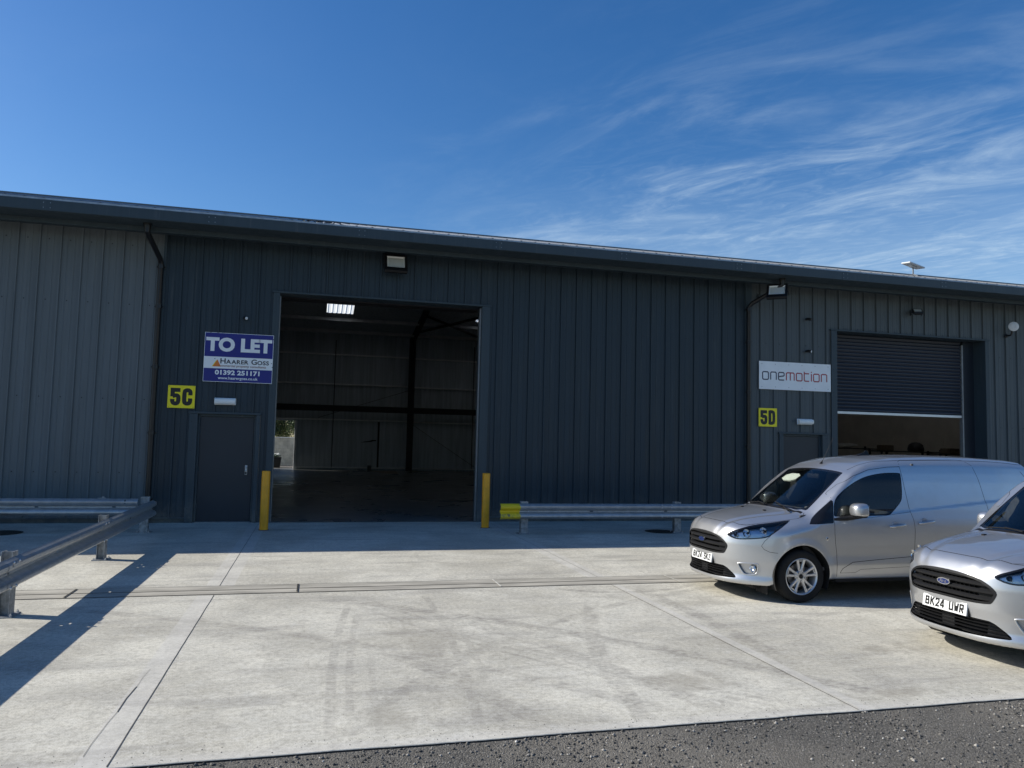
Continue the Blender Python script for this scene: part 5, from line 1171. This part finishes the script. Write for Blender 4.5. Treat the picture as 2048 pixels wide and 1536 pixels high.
            for i in range(5):
                a = math.pi/2+2*math.pi*(i+.5)/5; c = M0 @ Matrix.Translation((.056*math.cos(a), .056*math.sin(a), 0)); b.lathe([(.0125, .074), (.0125, .080), (.0, .0805)], c, 14, 2); b.lathe([(.0085, .080), (.0085, .088), (.0, .090)], c, 6, 0)
            b.build('rim', [V_alloy, V_disc, V_under, V_trim], w, smooth=35)
    # arch liners, underbody
    b = MB()
    for cx, cz in WCEN:
        for sd in (-1, 1):
            M0 = Mx((cx, sd*.55, cz), (1, 0, 0), (0, 0, 1) if sd < 0 else (0, 0, -1)); b.lathe([(0, 0), (.392, 0), (.392, .338)], M0, 48, 0, R(-25), R(205))
    b.build('arch_liner', V_under, v, split=True)
    b = MB(); b.box((.55, -.55, .20), (4.6, .55, .34), .03); b.box((1.40, -.86, .24), (3.45, .86, .30), .01); b.box((.36, -.66, .15), (.50, .66, .21), .01); b.box((.46, -.80, .10), (.475, -.56, .24), .003); b.box((.46, .56, .10), (.475, .80, .24), .003); b.build('underbody', V_under, v)
    # roof aerials
    top = surf([(1.83, 0)], 'top', 1)[0]; b = MB(); b.lathe([(.022, -.002), (.018, .012), (.008, .03), (.006, .05)], Matrix.Translation(tuple(top)) @ Matrix.Rotation(R(25), 4, 'Y'), 12); d = Vector((.48, 0, .88)); b.tube([Vector(top)+d*.03, Vector(top)+d*.42], [.0035, .002], 6); b.build('aerial', V_trim, v, smooth=40)
    t2 = surf([(2.52, 0)], 'top', 1)[0]; b = MB(); z = t2[2]
    V = [(-.13, -.005), (.075, -.005), (.065, .05), (.045, .07), (.03, .068), (-.01, .035)]
    b.add([(t2[0]+x, sy*(.030 if zz < 0 else .006*(1-zz*4)), z+zz) for sy in (-1, 1) for x, zz in V], [(0, 1, 2, 3, 4, 5), (11, 10, 9, 8, 7, 6)]+[(i, i+6, (i+1) % 6+6, (i+1) % 6) for i in range(6)]); b.build('shark_fin', V_trim, v)
    # wipers, washer jets
    for pts in (((.985, -.52), (1.03, -.12)), ((.965, -.02), (1.02, .47))):
        S_ = surf([(pts[0][0]+(pts[1][0]-pts[0][0])*i/8, pts[0][1]+(pts[1][1]-pts[0][1])*i/8) for i in range(9)], 'top', 1); N = nrm(S_)
        b = MB(); b.tube([tuple(p) for p in S_+N*.012], .007, 8); b.tube([tuple(S_[4]+N[4]*.022), tuple(S_[0]+N[0]*.018+np.array([-.05, -.03, .0]))], [.007, .010], 8); b.build('wiper', V_trim, v)
    S_ = surf([(.945, l) for l in np.linspace(-.62, .62, 20)], 'top', 1); b = MB(); seam(b, [(.948+.11*(l/.68)**2, l) for l in np.linspace(-.66, .66, 12)], 'top', w=.04, lift=.002); b.build('scuttle', V_trim, v)
    b = MB()
    for l in (-.27, .27):
        q = surf([(.765, l)], 'top', 1)[0]; b.box((q[0]-.022, l-.018, q[2]-.004), (q[0]+.018, l+.018, q[2]+.012), .004)
    b.build('washer_jet', V_trim, v, split=True)
    # cabin
    P, T, N, mi = sk.sub(['paint'], .028); c = P[T].mean(1); keep = (c[:, 0] > 1.0) & (c[:, 0] < 2.75) & (c[:, 2] > .5); Tk = T[keep][:, ::-1]; u, inv = np.unique(Tk, return_inverse=True)
    np_obj('headlining', P[u], inv.reshape(-1, 3), V_lining, v, -N[u])
    b = MB(); b.box((2.70, -.80, .30), (2.73, .80, 1.10)); b.box((2.70, -.70, 1.10), (2.73, .70, 1.74)); b.box((1.0, -.80, .38), (2.70, .80, .42)); b.build('bulkhead', V_dark, v)
    b = MB(); q = [(.96, 1.02), (1.0, 1.06), (1.30, 1.10), (1.48, 1.10), (1.55, 1.04), (1.56, .80), (1.45, .55), (1.05, .5)]; b.prism(q, Mx((0, 0, 0), (1, 0, 0), (0, 0, 1)), -.72, .72); b.prism([(1.38, 1.10), (1.42, 1.135), (1.52, 1.125), (1.55, 1.07)], Mx((0, 0, 0), (1, 0, 0), (0, 0, 1)), .22, .58); b.build('dashboard', V_dash, v)
    for y in (-.40, .40):
        st = empty('seat', (2.12, y, .42)); st.parent = v
        b = MB(); b.box((-.30, -.26, .10), (.26, .26, .40), .07); b.build('cushion', V_seat, st, smooth=60)
        b = MB(); b.box((.0, -.25, 0), (.14, .25, .68), .06); b.v = [tuple(Matrix.Translation((.20, 0, .36)) @ Matrix.Rotation(R(14), 4, 'Y') @ Vector(q_)) for q_ in b.v]; b.build('seat_back', V_seat, st, smooth=60)
        b = MB(); b.box((.35, -.13, 1.02), (.45, .13, 1.20), .045); b.build('headrest', V_seat, st, smooth=60)
    b = MB(); M = Matrix.Translation((1.66, -.38, 1.06)) @ Matrix.Rotation(R(65), 4, 'Y'); 
    pts = [M @ Vector((.185*math.cos(a), .185*math.sin(a), 0)) for a in np.linspace(0, 2*math.pi, 41)]; b.tube(pts, .016, 10, caps=False); b.lathe([(.07, -.03), (.065, .02), (0, .03)], M, 16)
    for a in (0, 2.3, 4.0): b.tube([M @ Vector((.05*math.cos(a), .05*math.sin(a), 0)), M @ Vector((.18*math.cos(a), .18*math.sin(a), 0))], .014, 8)
    b.build('steering_wheel', V_trim, v, smooth=60)
    b = MB(); b.box((1.62, .12, 1.50), (1.66, .40, 1.54), .01); b.v = b.v[:-24] if False else b.v
    b = MB(); M = Mx((1.60, .30, 1.515), (0, 1, 0), (1, 0, .62)); b.prism(chaikin([(-.15, -.13), (.17, -.13), (.18, .05), (-.14, .06)], 1).tolist(), M, -.008, .008); b.build('sun_visor', pmat('visor', (.55, .57, .53), .7), v)
    b = MB(); b.box((1.69, -.13, 1.50), (1.715, .13, 1.565), .02); b.tube([(1.70, 0, 1.55), (1.68, 0, 1.62)], .012, 8); b.build('interior_mirror', V_trim, v, smooth=60)
    return v
make_van('silver panel van with plate BK24 SKZ parked by the building, its whole side in view', 'BK24 SKZ', (5.041, 9.277, 0), -.004)
make_van('silver panel van with plate BK24 UWR, nearest the camera at the right edge', 'BK24 UWR', (5.881, 6.122, 0), -.002)
